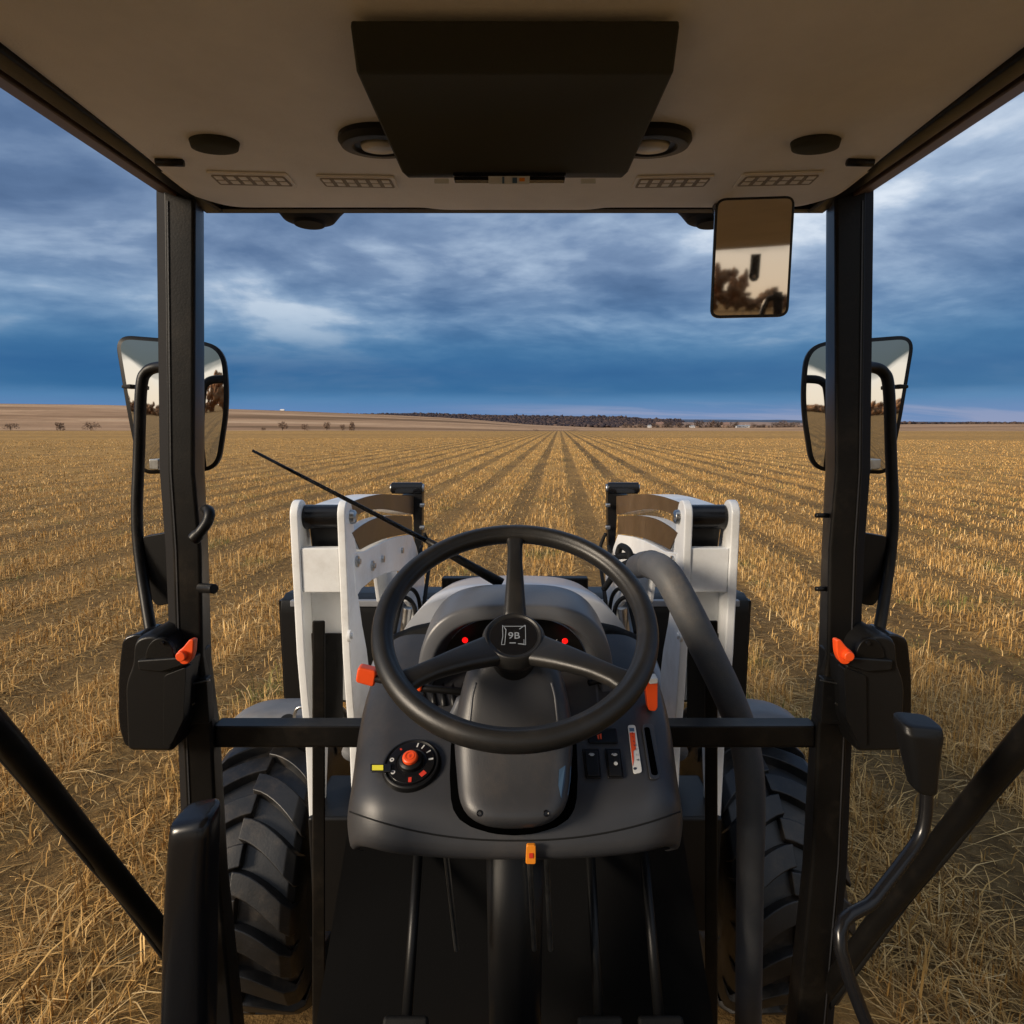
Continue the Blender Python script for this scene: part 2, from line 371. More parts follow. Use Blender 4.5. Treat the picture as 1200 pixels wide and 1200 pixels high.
# ---- straw stubble
smat = bpy.data.materials.new('dry_straw'); smat.use_nodes = True; nt = smat.node_tree; nt.nodes.clear()
geo = N('ShaderNodeNewGeometry')
tone = N('ShaderNodeTexNoise'); L(geo.outputs['Position'], tone.inputs['Vector']); setin(tone, Scale=.55, Detail=3.)
val = math_('ADD', math_('MULTIPLY', geo.outputs['Random Per Island'], .72), math_('MULTIPLY', tone.outputs['Fac'], .40))
c = ramp(val, [(.10, (.12, .066, .020)), (.30, (.34, .185, .052)), (.52, (.56, .322, .094)), (.78, (.76, .468, .162)), (.97, (.88, .64, .31))])
gr = N('ShaderNodeTexNoise'); L(geo.outputs['Position'], gr.inputs['Vector']); setin(gr, Scale=.85, Detail=3.)
gf = math_('MULTIPLY', ramp(gr.outputs['Fac'], [(.585, (0, 0, 0)), (.64, (1, 1, 1))]), ramp(geo.outputs['Random Per Island'], [(.55, (1, 1, 1)), (.6, (0, 0, 0))]))
c = mixc(math_('MULTIPLY', gf, .75), c, (.085, .14, .03))
bs = N('ShaderNodeBsdfPrincipled'); L(c, bs.inputs['Base Color']); bs.inputs['Roughness'].default_value = .65; bs.inputs['Specular IOR Level'].default_value = .25
o_ = N('ShaderNodeOutputMaterial'); L(bs.outputs[0], o_.inputs[0])
g = np.random.default_rng(11)
def vnoise(x, y, s, seed=0):
    xi = np.floor(x * s).astype(np.int64); yi = np.floor(y * s).astype(np.int64); fx = x * s - xi; fy = y * s - yi
    def h(a, b):
        n = (a * 374761393 + b * 668265263 + seed * 9176) & 0x7fffffff
        n = ((n ^ (n >> 13)) * 1274126177) & 0x7fffffff; return ((n ^ (n >> 16)) & 0xffff) / 65535.
    fx = fx * fx * (3 - 2 * fx); fy = fy * fy * (3 - 2 * fy)
    return (h(xi, yi) * (1 - fx) + h(xi + 1, yi) * fx) * (1 - fy) + (h(xi, yi + 1) * (1 - fx) + h(xi + 1, yi + 1) * fx) * fy
def straw_band(r0, r1, dens, hmin, hmax, w, half=R_(66), lying=.35, seg=True, az0=0.):
    area = half * (r1 * r1 - r0 * r0); n = int(area * dens)
    r = np.sqrt(g.uniform(r0 * r0, r1 * r1, n)); a = g.uniform(-half, half, n) + az0
    x = r * np.sin(a); y = r * np.cos(a)
    lat = x * RC - y * RS; along = x * RS + y * RC
    # drilled lines 0.16 m apart, soft
    lat2 = lat + (np.round(lat / .165) * .165 - lat) * g.choice([0, .75], n, p=[.5, .5])
    d = lat2 - lat; x = x + d * RC; y = y - d * RS
    wobv = (vnoise(x, y, .5, 3) - .5) * .3
    p = (lat2 - OFFS + wobv) / PERIOD; tr = np.abs(p - np.round(p)) * PERIOD
    strong = (((np.round(p) * 7919) % 5) / 5 * .35 + .65) * np.clip(1 - (np.abs(lat2) - 3) / 30, .45, 1)
    keep = np.where(tr < .28, 1 - .95 * strong, 1.) * np.clip(.4 + 1.5 * vnoise(x, y, .9, 5), .2, 1) * np.clip(.5 + vnoise(x, y, .25, 8), 0, 1)
    # nothing grows under the wheels
    keep = np.where((np.abs(x) < 1.25) & (y < 3.3) & (y > -2), 0, keep)
    k = g.uniform(0, 1, n) < keep; x, y, tr = x[k], y[k], tr[k]; n = len(x)
    z = land(x, y)
    h = g.uniform(hmin, hmax, n) * np.where(tr < .28, .5, 1.) * (.7 + .6 * vnoise(x, y, 1.3, 2))
    az = g.uniform(0, 2 * np.pi, n); isl = g.uniform(0, 1, n) < lying
    lean = np.where(isl, g.uniform(.9, 2.6, n), np.abs(g.normal(0, .5, n))); rise = np.where(isl, g.uniform(.05, .5, n), 1.)
    dxn, dyn = np.cos(az), np.sin(az)
    pz = az + g.choice([-1, 1], n) * g.uniform(.9, 1.6, n); wx, wy = np.cos(pz), np.sin(pz); ww = w * g.uniform(.6, 1.4, n)
    P0 = np.stack([x, y, z - .01], 1); c1 = g.uniform(.3, .6, n)
    P1 = np.stack([x + dxn * lean * h * c1 * .6, y + dyn * lean * h * c1 * .6, z + h * rise * .62], 1)
    drop = np.where(isl, g.uniform(-.3, .9, n), g.uniform(.75, 1.05, n))
    P2 = np.stack([x + dxn * lean * h, y + dyn * lean * h, z + np.maximum(h * rise * drop, .004)], 1)
    Wv = np.stack([wx * ww, wy * ww, np.zeros(n)], 1)
    if seg:
        Vv = np.stack([P0 - Wv, P0 + Wv, P1 - Wv * .8, P1 + Wv * .8, P2], 1).reshape(-1, 3)
        b = (np.arange(n) * 5)[:, None]
        Ff = np.stack([b + [0, 1, 3], b + [0, 3, 2], b + [2, 3, 4]], 1).reshape(-1, 3)
    else:
        Vv = np.stack([P0 - Wv, P0 + Wv, P2], 1).reshape(-1, 3); b = (np.arange(n) * 3)[:, None]; Ff = (b + [0, 1, 2]).reshape(-1, 3)
    return Vv, Ff
Vs = []; Fs = []; off = 0
for args in [dict(r0=1.6, r1=6, dens=2600, hmin=.05, hmax=.19, w=.0024, lying=.72, half=R_(75)),
             dict(r0=1.6, r1=10, dens=95, hmin=.15, hmax=.32, w=.0034, lying=.85, half=R_(75)),
             dict(r0=6, r1=13, dens=1300, hmin=.04, hmax=.14, w=.0034, lying=.75, half=R_(72)),
             dict(r0=13, r1=26, dens=380, hmin=.04, hmax=.12, w=.0065, lying=.72),
             dict(r0=26, r1=50, dens=60, hmin=.05, hmax=.13, w=.014, lying=.45, seg=False),
             dict(r0=50, r1=110, dens=10, hmin=.05, hmax=.13, w=.03, lying=.4, seg=False),
             dict(r0=3.5, r1=30, dens=10, hmin=.1, hmax=.2, w=.02, half=R_(90), az0=math.pi, seg=False)]:
    a, b = straw_band(**args); Vs.append(a); Fs.append(b + off); off += len(a)
stub = link('straw_stubble', np_mesh('straw_stubble', np.concatenate(Vs), np.concatenate(Fs), 3), smat,
            props=dict(kind='stuff', label='cut straw stubble standing in drilled rows across the field', category='stubble'))

# ---- far ridges
fmat = bpy.data.materials.new('bare_woodland'); fmat.use_nodes = True; nt = fmat.node_tree; nt.nodes.clear()
geo = N('ShaderNodeNewGeometry'); n1 = N('ShaderNodeTexNoise'); L(geo.outputs['Position'], n1.inputs['Vector']); setin(n1, Scale=.02, Detail=5.)
c = ramp(math_('ADD', math_('MULTIPLY', geo.outputs['Random Per Island'], .5), math_('MULTIPLY', n1.outputs['Fac'], .55)), [(.25, (.030, .028, .040)), (.5, (.055, .044, .050)), (.7, (.085, .062, .058)), (.9, (.13, .088, .07))])
bs = N('ShaderNodeBsdfPrincipled'); L(c, bs.inputs['Base Color']); bs.inputs['Roughness'].default_value = .95; bs.inputs['Specular IOR Level'].default_value = .1
o_ = N('ShaderNodeOutputMaterial'); L(bs.outputs[0], o_.inputs[0])
M['wood'] = fmat
M['ridge'] = mat('ridge_blue_grey', (.055, .06, .085), .95, var=.2, vscale=.01)  # dark blue-grey colour of the wooded ridge
M['ridgefar'] = mat('far_ridge_haze_blue', (.045, .075, .13), .95, var=.15, vscale=.004)  # distance haze put into the blue base colour
def ridge(name, Y, tops, base_py, m, depth, amp, **props):
    xs = np.linspace(tops[0][0], tops[-1][0], 140); secs = []
    for px in xs:
        py = float(np.interp(px, [t[0] for t in tops], [t[1] for t in tops])) + amp * (noise.noise(Vector((px * .03, Y * .01, 0))) + .5 * noise.noise(Vector((px * .11, Y * .01, 5))))
        a = PY(px, base_py, Y - depth); b = PY(px, (py + base_py) / 2, Y - depth * .55); c_ = PY(px, py, Y); d = PY(px, base_py, Y + depth)
        a.z = min(a.z, 0) - 12; d.z = min(d.z, 0) - 12
        secs.append([a, b, c_, d])
    mb = MB(); mb.loft(secs, caps=True); return mb.build(name, m, None, smooth=True, props=dict(kind='structure', **props))
ridge('hills', 5200, [(-900, 480), (-300, 472), (0, 473), (130, 476), (260, 479.5), (380, 485), (520, 487), (700, 490), (800, 491.5), (900, 492), (1000, 493.5), (1200, 495), (2100, 490)], 503, 'ridgefar', 900, .8, label='blue line of distant low hills along the horizon')
ridge('hills', 2300, [(300, 490), (400, 485.5), (480, 484), (560, 486), (640, 487), (720, 488), (790, 492.5), (850, 498), (900, 502)], 503, 'ridge', 500, .6, label='dark wooded ridge beyond the middle of the field')
M['tanhill'] = mat('tan_hill', (.30, .20, .15), .95, var=.3, vscale=.012)
ridge('hills', 1900, [(700, 501), (760, 496.5), (800, 495), (880, 494.5), (950, 495.5), (1020, 498), (1080, 502)], 503, 'tanhill', 300, .5, label='tan farmland rising behind the farmstead trees')
def clumps(name, spots, m, **props):
    """a far wood that reads as one mass: rough little crowns, each a deformed ball of facets"""
    ico = bmesh.new(); bmesh.ops.create_icosphere(ico, subdivisions=2, radius=1); iv = np.array([v.co for v in ico.verts]); fi = np.array([[v.index for v in f.verts] for f in ico.faces]); ico.free()
    Vv = []; Ff = []; o = 0
    for (x, y, z, r, h) in spots:
        q = iv * (1 + g.normal(0, .22, (len(iv), 1))); q = q * np.array([r, r, h]) + np.array([x, y, z])
        Vv.append(q); Ff.append(fi + o); o += len(iv)
    return link(name, np_mesh(name, np.concatenate(Vv), np.concatenate(Ff), 3), m, props=props)
sp_ = []
for _ in range(4200):                                   # wood on the ridge
    px = rnd.uniform(390, 800); fr = rnd.random() ** .8
    top = np.interp(px, [390, 480, 560, 640, 720, 800], [485.5, 486, 488.5, 489.5, 490, 494.5]); bot = np.interp(px, [390, 450, 520, 560, 640, 800], [486, 489, 493, 496, 499, 499.5])
    Y = 2300 - 620 * fr; p = PY(px, top - 2.6 * min(1, max(0, (px - 400) / 110)) + (bot - top + 1.6) * fr + 1.6 * noise.noise(Vector((px * .035, 0, 2))) * (1 - fr), Y); sp_.append((p.x, Y, p.z - 3, rnd.uniform(3.5, 8), rnd.uniform(3, 6.5)))
for _ in range(420):                                    # thin line on the left skyline
    px = rnd.uniform(-60, 470); top = np.interp(px, [0, 130, 250, 350, 450, 470], [473.5, 475.5, 479.5, 482.5, 486.0, 487]); Y = 1500 + rnd.uniform(-60, 60)
    p = PY(px, top + .8, Y); sp_.append((p.x, Y, p.z - 2, rnd.uniform(3, 9), rnd.uniform(1.5, 3.5)))
clumps('forest', sp_, 'wood', kind='stuff', label='bare brown woodland covering the far ridge and skyline', category='woodland')
sp_ = []
for _ in range(700):                                    # treeline on the right skyline
    px = rnd.uniform(1010, 1420); Y = 930 + rnd.uniform(-20, 40); top = 494.5 + 1.2 * noise.noise(Vector((px * .04, 0, 0)))
    p = PY(px, top, Y); b_ = float(land(p.x, Y)); hh = max(p.z - b_, 1.5) * rnd.uniform(.55, 1.05)
    sp_.append((p.x, Y, b_ + hh * .45, rnd.uniform(2, 4), hh * .6))
sp2_ = []
for _ in range(900):                                    # tan scrub along the farmstead
    px = rnd.uniform(728, 1000); Y = 850 + rnd.uniform(-15, 40); top = 498.2 + 1.6 * noise.noise(Vector((px * .09, 3, 0)))
    p = PY(px, top, Y); b_ = float(land(p.x, Y)); hh = max(p.z - b_, 1.2) * rnd.uniform(.5, 1.05)
    sp2_.append((p.x, Y, b_ + hh * .45, rnd.uniform(1.6, 3.4), hh * .55))
M['scrub'] = mat('scrub', (.17, .115, .085), .95, var=.5, vscale=.05)
clumps('scrub', sp2_, 'scrub', kind='stuff', label='brown scrub and low growth behind the farmstead trees', category='scrub')
clumps('treeline', sp_, 'wood', kind='stuff', label='low bare treeline along the skyline at the right edge of the field', category='treeline')

sp3_ = []
for _ in range(2600):                                    # trees behind the tractor, seen in its mirrors
    x = rnd.uniform(-230, 230); y = -170 + rnd.uniform(-12, 12); hh = (6 + 7 * noise.noise(Vector((x * .03, 0, 7))) + (6 if -26 < x < -12 else -2)) * rnd.uniform(.4, 1.0)
    sp3_.append((x, y, max(hh * rnd.uniform(.15, .95), .5), rnd.uniform(.6, 1.5), max(min(hh, 14) * rnd.uniform(.08, .22), .6)))
M['rust'] = mat('rust_foliage', (.30, .135, .045), .95, var=.5, vscale=.3)
clumps('treeline', sp3_, 'rust', kind='stuff', label='rust brown trees behind the tractor, caught in its mirrors', category='treeline')
# ---- single trees, shrubs and houses far away
M['bark'] = mat('bark', (.075, .055, .042), .9, var=.3, vscale=3)
M['twigs'] = mat('twigs', (.25, .165, .11), .9, var=.5, vscale=.8)
M['twigst'] = mat('brown_twigs', (.13, .082, .058), .9, var=.5, vscale=.8)
M['twigsd'] = mat('dark_twigs', (.085, .056, .042), .9, var=.5, vscale=.8)
def bare_tree(name, label, cat, px, base_py, Y, wpx, hpx, tw, group, n=260):
    p = PY(px, base_py, Y); x = p.x; z0 = float(land(x, Y)); H = max(PY(px, base_py - hpx, Y).z - z0, 1.2); Wd = wpx / F * Y / 2
    t = empty(name, (x, Y, z0), label=label, category=cat, group=group)
    mb = MB(); mb.tube([(0, 0, -.3), (0.02 * H, 0, H * .3), (0, .02 * H, H * .75)], [H * .045, H * .03, H * .008], 7)
    cr = MB()
    for i in range(11):
        a = rnd.uniform(0, 6.28); h0 = H * rnd.uniform(.15, .5); e = Vector((math.cos(a) * Wd * rnd.uniform(.4, .85), math.sin(a) * Wd * rnd.uniform(.4, .85), H * rnd.uniform(.5, .92)))
        mb.tube([(0, 0, h0), Vector((0, 0, h0)).lerp(e, .5) + Vector((0, 0, H * .04)), e], [H * .014, H * .009, H * .003], 5)
    lobes = [(0, 0, .5, .5)] + [(math.cos(k * 1.9 + px) * rnd.uniform(.35, .62), math.sin(k * 1.9 + px) * rnd.uniform(.35, .62), rnd.uniform(.22, .72), rnd.uniform(.28, .46)) for k in range(6)]
    for i in range(n):
        lb = rnd.choice(lobes); a = rnd.uniform(0, 6.28); r = rnd.random() ** .5; zz = rnd.uniform(-1, 1); q = math.sqrt(max(0, 1 - zz * zz)) * r
        lump = .92 + .35 * noise.noise(Vector((math.cos(a) * 1.7, math.sin(a) * 1.7 + px, zz * 1.5)))
        c_ = Vector(((lb[0] + math.cos(a) * q * lb[3] * lump) * Wd, (lb[1] + math.sin(a) * q * lb[3] * lump) * Wd, H * min(1, max(.02, lb[2] + lb[3] * .75 * zz * lump)))); s = H * rnd.uniform(.03, .085)
        d1 = Vector((rnd.gauss(0, 1), rnd.gauss(0, 1), rnd.gauss(0, 1))).normalized() * s; d2 = d1.orthogonal().normalized() * s * .6
        cr.add([c_ - d1, c_ + d2, c_ + d1, c_ - d2 * .6], [(0, 1, 2, 3)])
    mb.build('trunk', 'bark', t); cr.build('crown', tw, t); return t
G1 = 'shrubs scattered along the edge of the left field'
for i, (px, py, w, h, lab) in enumerate([
        (331, 503.5, 15, 13, 'largest round bare shrub on the far left field edge, below the white shed'),
        (357, 503, 13, 9, 'low sparse shrub just right of the largest round shrub'),
        (383, 503.5, 11, 12, 'narrow dark shrub in the middle of the far shrub row'),
        (401, 503, 8, 8, 'faint small shrub between the narrow dark shrub and the tall forked one'),
        (412, 503.5, 8, 14, 'tall thin forked shrub at the end of the far shrub row'),
        (309, 504, 7, 5, 'tiny shrub at the near end of the row beside the mirror'),
        (70, 500, 11, 8, 'round brown shrub beyond the left field, left of the wide clump'),
        (106, 500, 24, 8, 'wide brown clump of shrub on the field left of the tall mirror'),
        (12, 499.5, 18, 5, 'low spreading shrub at the far left edge of the view')]):
    bare_tree('shrub', lab, 'shrub', px, py, 350, w * 1.1, h * .8, 'twigs', G1, 420)
for px, w, h, lab in [(628, 9, 4, 'small dark bush alone where the rows meet, left one'), (673, 15, 6, 'wide dark bush at the end of the rows, right one')]:
    bare_tree('bush', lab, 'bush', px, 509.5, 330, w, h, 'twigsd', 'dark bushes where the rows meet', 340)
# wide bank of tan scrub under the village trees
G2 = 'bare trees around the distant farmstead'
tl = [(735, 10, 7, 't'), (750, 9, 6, 't'), (782, 12, 9, 'd'), (795, 9, 8, 't'), (806, 10, 7, 'd'), (819, 11, 10, 'd'), (833, 13, 11, 't'), (842, 9, 9, 'd'), (860, 9, 8, 'd'), (884, 10, 7, 't'), (893, 9, 6, 'd'), (909, 13, 8, 'd'), (919, 13, 10, 't'), (930, 12, 9, 'd'), (767, 9, 7, 't')]
names = ['first tree of the farmstead row next to the pale shed', 'second short tree of the farmstead row', 'dark tree left of the grey farm shed', 'thin brown tree just left of the grey shed', 'low dark tree behind the grey shed', 'rounded dark tree between the sheds', 'tallest spreading brown tree of the farmstead', 'dark tree touching the tallest farmstead tree', 'dark tree just left of the long white house', 'brown tree just right of the long white house', 'small dark tree right of the long white house', 'broad dark tree near the upper right end of the farmstead row', 'tall brown tree in the right clump of the farmstead', 'dark tree closing the farmstead row beside the mirror', 'brown tree just right of the little white silo']
for (px, w, h, k), nm in zip(tl, names):
    bare_tree('bare_tree', nm, 'tree', px, 504, 790, w * 1.5, h * 1.25, 'twigst' if k == 't' else 'twigsd', G2, 620)
M['hwall'] = mat('house_wall', (.70, .71, .72), .7, var=.08, vscale=.5)
M['hroof'] = mat('house_roof', (.30, .33, .36), .6, var=.1, vscale=.5)
M['hroofp'] = mat('house_roof_red', (.24, .15, .12), .7, var=.1, vscale=.5)
M['hglass'] = mat('house_window', (.05, .07, .09), .2)
def house(label, px, base_py, Y, wpx, hpx, wall, roof, group, name='farm_house'):
    p = PY(px, base_py, Y); z0 = float(land(p.x, Y)); w = wpx / F * Y; h = hpx / F * Y; d = w * .5
    h = max(PY(px, base_py - hpx, Y).z - z0, 1.5); t = empty(name, (p.x, Y, z0), label=label, category='shed' if 'shed' in name else 'house', group=group)
    b = MB(); b.box((0, 0, h * .3), (w, d, h * .6)); b.build('wall', wall, t)
    r = MB(); r.prism([(-w * .54, -d * .56, h * .601), (-w * .54, 0, h), (-w * .54, d * .56, h * .601)], (w * 1.08, 0, 0)); rf = r.build('roof', roof, t)
    c_ = MB(); c_.box((w * .25, d * .1, h * .98), (w * .05, w * .05, h * .25)); c_.build('chimney', wall, rf)
    for k in (-.3, 0, .3):
        q = MB(); q.box((w * k, -d * .5 - .02, h * .32), (w * .1, .06, h * .2)); q.build('window', 'hglass', t)
    q = MB(); q.box((w * .15, -d * .5 - .02, h * .2), (w * .07, .08, h * .38)); q.build('door', roof, t)
    return t
GH = 'buildings of the distant farmstead'
house('long white farm house among the trees near the interior mirror side', 870, 504, 800, 14, 6.0, 'hwall', 'hroof', GH)
house('pale grey small farm shed between dark trees', 811, 504, 810, 6, 5.5, 'hwall', 'hroof', GH, 'farm_shed')
house('tiny white upright shed at the left end of the farmstead', 761, 504, 810, 4, 6, 'hwall', 'hroof', GH, 'farm_shed')
house('house with reddish roof above the farmstead trees', 773, 501.5, 890, 8, 7, 'tanhill', 'hroofp', GH)
house('tan house with low roof in the middle of the farmstead', 849, 502, 880, 9, 7, 'tanhill', 'hroofp', GH)
house('small white shed alone on the crest of the left hill', 331, 483.5, 950, 4.5, 4, 'hwall', 'hwall', 'buildings on the hill', 'hill_shed')

# ================================================================== TRACTOR
T = empty('tractor', (0, 0, 0), label='compact tractor seen from its driver seat, with black cab and white front loader arms', category='tractor')
def Zr(z): return z + EYE
def mir(mb):
    q = MB(); q.v = [(-x, y, z) for x, y, z in mb.v]; q.f = [tuple(reversed(f)) for f in mb.f]; return q
def both(name, mb, m, parent=None, **k):
    out = []
    for i, b in enumerate((mb, mir(mb))):
        pr = parent[i] if isinstance(parent, (list, tuple)) else (parent or T)
        out.append(b.build(name, m, pr, **k))
    return out

# ---- cab pillars: seal / main face / inner face
tab = [(205, 183, 191, 228, 240), (235, 183, 192, 228, 239), (553, 187, 196, 227, 240), (645, 194, 202, 235, 244.5), (770, 199, 206, 237, 248), (853, 208, 214, 248, 258), (1012, 214, 221, 255, 267), (1230, 233, 240, 275, 290)]
secs = []; sseal = []
for py, s_, l, b, r in tab:
    Y = 1.03
    A_ = PY(l, py, Y); B_ = PY(b, py, Y); C_ = PY(r - 2.5, py, Y + .05); D_ = PY(r, py, Y + .082); E_ = Vector((A_.x, Y + .085, A_.z))
    e = Vector((.004, 0, 0))
    secs.append([A_, B_ - e, B_ + Vector((0, .004, 0)), C_, D_, E_])
    S_ = PY(s_, py, Y + .02); sseal.append([S_, Vector((A_.x - .0015, Y + .006, A_.z)), Vector((A_.x - .0015, Y + .07, A_.z)), Vector((S_.x, Y + .07, S_.z))])
mb = MB().loft(secs); pil = both('cab_pillar', mb, 'frame', bevel=.0022)
both('seal_strip', MB().loft(sseal), 'seal', pil, bevel=.001)
# groove line on the pillar's face
gl = MB(); gl.loft([[PY(l + 3, py, 1.0285), PY(l + 4.6, py, 1.0285), PY(l + 4.6, py, 1.032), PY(l + 3, py, 1.032)] for py, s_, l, b, r in tab[1:]])
both('trim_line', gl, 'dash', pil)
# rear pillars, rear sill (seen in the mirrors)
mb = MB().loft([[(-.57, -.72, Zr(-1.2)), (-.50, -.72, Zr(-1.2)), (-.50, -.62, Zr(-1.2)), (-.57, -.62, Zr(-1.2))], [(-.56, -.72, Zr(.35)), (-.50, -.72, Zr(.35)), (-.50, -.62, Zr(.35)), (-.56, -.62, Zr(.35))]])
both('rear_pillar', mb, 'frame', bevel=.006)
MB().box((0, -.68, Zr(-.55)), (1.06, .05, .06)).build('rear_cross_bar', 'frame', T, bevel=.005)

# ---- roof
zl = .362
rail = []
for Y in (1.10, 1.0, .8, .5, 0, -.75):
    rail.append([(-.536, Y, Zr(.368)), (-.520, Y, Zr(.359)), (-.496, Y, Zr(.359)), (-.493, Y, Zr(.40)), (-.536, Y, Zr(.43))])
both('roof_rail', MB().loft(rail), 'frame', bevel=.004)
gut = [[(-.578, Y, Zr(.376)), (-.537, Y, Zr(.362)), (-.537, Y, Zr(.43)), (-.578, Y, Zr(.43))] for Y in (1.06, .6, 0, -.78)]
both('roof_gutter', MB().loft(gut), 'gutter', bevel=.003)
# outer shell
prof = rrect(.60, .95, .10, 6); s0 = [(x, y + .20, Zr(.42)) for x, y in prof]; s1 = [(x, y + .20, Zr(.46)) for x, y in prof]; s2 = [(x * .93, y * .94 + .20, Zr(.505)) for x, y in prof]
MB().loft([s0, s1, s2]).build('roof_shell', 'dark', T, smooth=False, bevel=.006)
# liner: one surface with rolled front edge
cols = 60; secs = []
Yf = PY(603.5, 246, 1.08).y
rows = [(1.083, .3665), (1.080, .3625), (1.068, .3585), (1.04, .3568), (.98, .3568), (.93, .359), (.86, .361), (.6, .368), (.2, .375), (-.3, .375), (-.66, .372), (-.70, .35)]
for (Y, z) in rows:
    row = []
    for i in range(cols + 1):
        x = -.503 + 1.006 * i / cols
        w = 1.0 if abs(x) < .125 else max(0, 1 - (abs(x) - .125) / .022); w = w * w * (3 - 2 * w)       # the pad in the middle
        dz_ = -.0038 * w * (1 if .99 < Y < 1.082 else 0)
        e = max(0, (abs(x) - .44) / .063); zz = z - dz_ * 0 + dz_ + .0 * e
        yy = Y
        if Y > 1.0: yy = Y - .045 * e ** 3
        row.append(Vector((x, yy, Zr(zz))))
    secs.append(row)
lin = MB().loft(secs, closed=False).build('roof_liner', 'liner', T, smooth=True, sub=1)
so = lin.modifiers.new('thick', 'SOLIDIFY'); so.thickness = .004; so.offset = -1 if False else 1
# front header in black behind the liner's edge
MB().box((0, 1.098, Zr(.385)), (1.04, .02, .044)).build('header_bar', 'frame', T, bevel=.002)
def linerz(Y): return Zr(float(np.interp(Y, [r[0] for r in rows][::-1], [r[1] for r in rows][::-1])))
def onliner(px, py, dn=.0):
    z = Zr(.355)
    for _ in range(4): p = PZ(px, py, z); z = linerz(p.y) - dn
    return PZ(px, py, z)
def liner_patch(poly, dn, th):
    b = MB(); pts = [onliner(px, py, dn) for px, py in poly]; b.prism(pts, (0, 0, th)); return b
def mpx(poly): return [(2 * CX - x, y) for x, y in poly]
for side in (0, 1):
    for q in ([(241, 202.5), (337, 205.5), (349, 222), (254, 219)], [(369, 207), (462, 208.5), (468, 223.5), (378, 221)]):
        pq = mpx(q) if side else q
        fr = liner_patch(rpoly(pq, 3, 3), .004, .0035).build('air_vent', 'liner', lin, bevel=.001)
        s = MB(); ss = MB()
        cx_ = sum(p[0] for p in pq) / 4; cy_ = sum(p[1] for p in pq) / 4
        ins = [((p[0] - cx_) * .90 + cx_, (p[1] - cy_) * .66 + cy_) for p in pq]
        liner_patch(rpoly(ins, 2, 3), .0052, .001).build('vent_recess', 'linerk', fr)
        # lens cells
        a, b_, c_, d_ = [Vector(p) for p in ins]
        for r_i in range(2):
            for k in range(6):
                u0 = (k + .18) / 6; u1 = (k + .78) / 6; v0 = .12 + r_i * .45; v1 = v0 + .30
                def bil(u_, v_): return (a.lerp(b_, u_)).lerp(d_.lerp(c_, u_), v_)
                cell = [bil(u0, v0), bil(u1, v0), bil(u1, v1), bil(u0, v1)]
                s.v, s.f = s.v, s.f; q2 = [onliner(p.x, p.y, .0064) for p in cell]; s.prism(q2, (0, 0, .001))
        s.build('vent_slat', 'liner', fr)
# dark overhead console with roll blind, sticker, side labels
p0 = onliner(490, 209, .02); p1 = onliner(717, 209, .02)
con = MB(); yb = p0.y; x0 = -.148; x1 = .148
prof = [(yb, .352), (yb - .006, .338), (yb - .05, .328), (.62, .326), (.60, .36)]
con.loft([[(x, y, Zr(z)) for y, z in prof] for x in (x0, x0 + .003, x1 - .003, x1)])
cono = con.build('overhead_console', 'visor', T, bevel=.010)
def onz(px, py, z): return PZ(px, py, z)
def slab(name, quad, Y, th, m, parent, **k):
    b = MB(); b.prism([PY(px, py, Y) for px, py in quad], (0, th, 0)); return b.build(name, m, parent, **k)
Yc = .845
slab('blind_bar', rpoly([(531, 202), (663, 202), (663, 206), (531, 206)], 1), Yc - .006, .010, 'gloss', cono)
slab('blind_bar', rpoly([(532, 207.4), (662, 207.4), (662, 211), (532, 211)], 1), Yc - .006, .010, 'gloss', cono)
stk = slab('sticker', rpoly([(572, 206.4), (621, 206.4), (620, 215.6), (573, 215.6)], .8), Yc - .0085, .0015, 'ivory', cono)
for q, m in (([(575, 208.5), (586, 208.5), (586, 213.6), (575, 213.6)], 'linerd'), ([(588.5, 207), (591, 207), (591, 215), (588.5, 215)], 'blue'), ([(593, 208.3), (599, 208.3), (599, 213.7), (593, 213.7)], 'linerd'), ([(600.5, 208), (606, 208), (606, 214.5), (600.5, 214.5)], 'blue'), ([(608.5, 208.4), (615, 208.4), (615, 212.4), (608.5, 212.4)], 'amber')):
    slab('sticker_print', q, Yc - .0093, .0006, m, stk)
for s in (0, 1):
    q = [(509, 209.5), (526, 209.5), (526, 215), (509, 215)]; q = mpx(q) if s else q
    slab('small_label', rpoly(q, .8), Yc - .004, .002, 'ivory', cono)
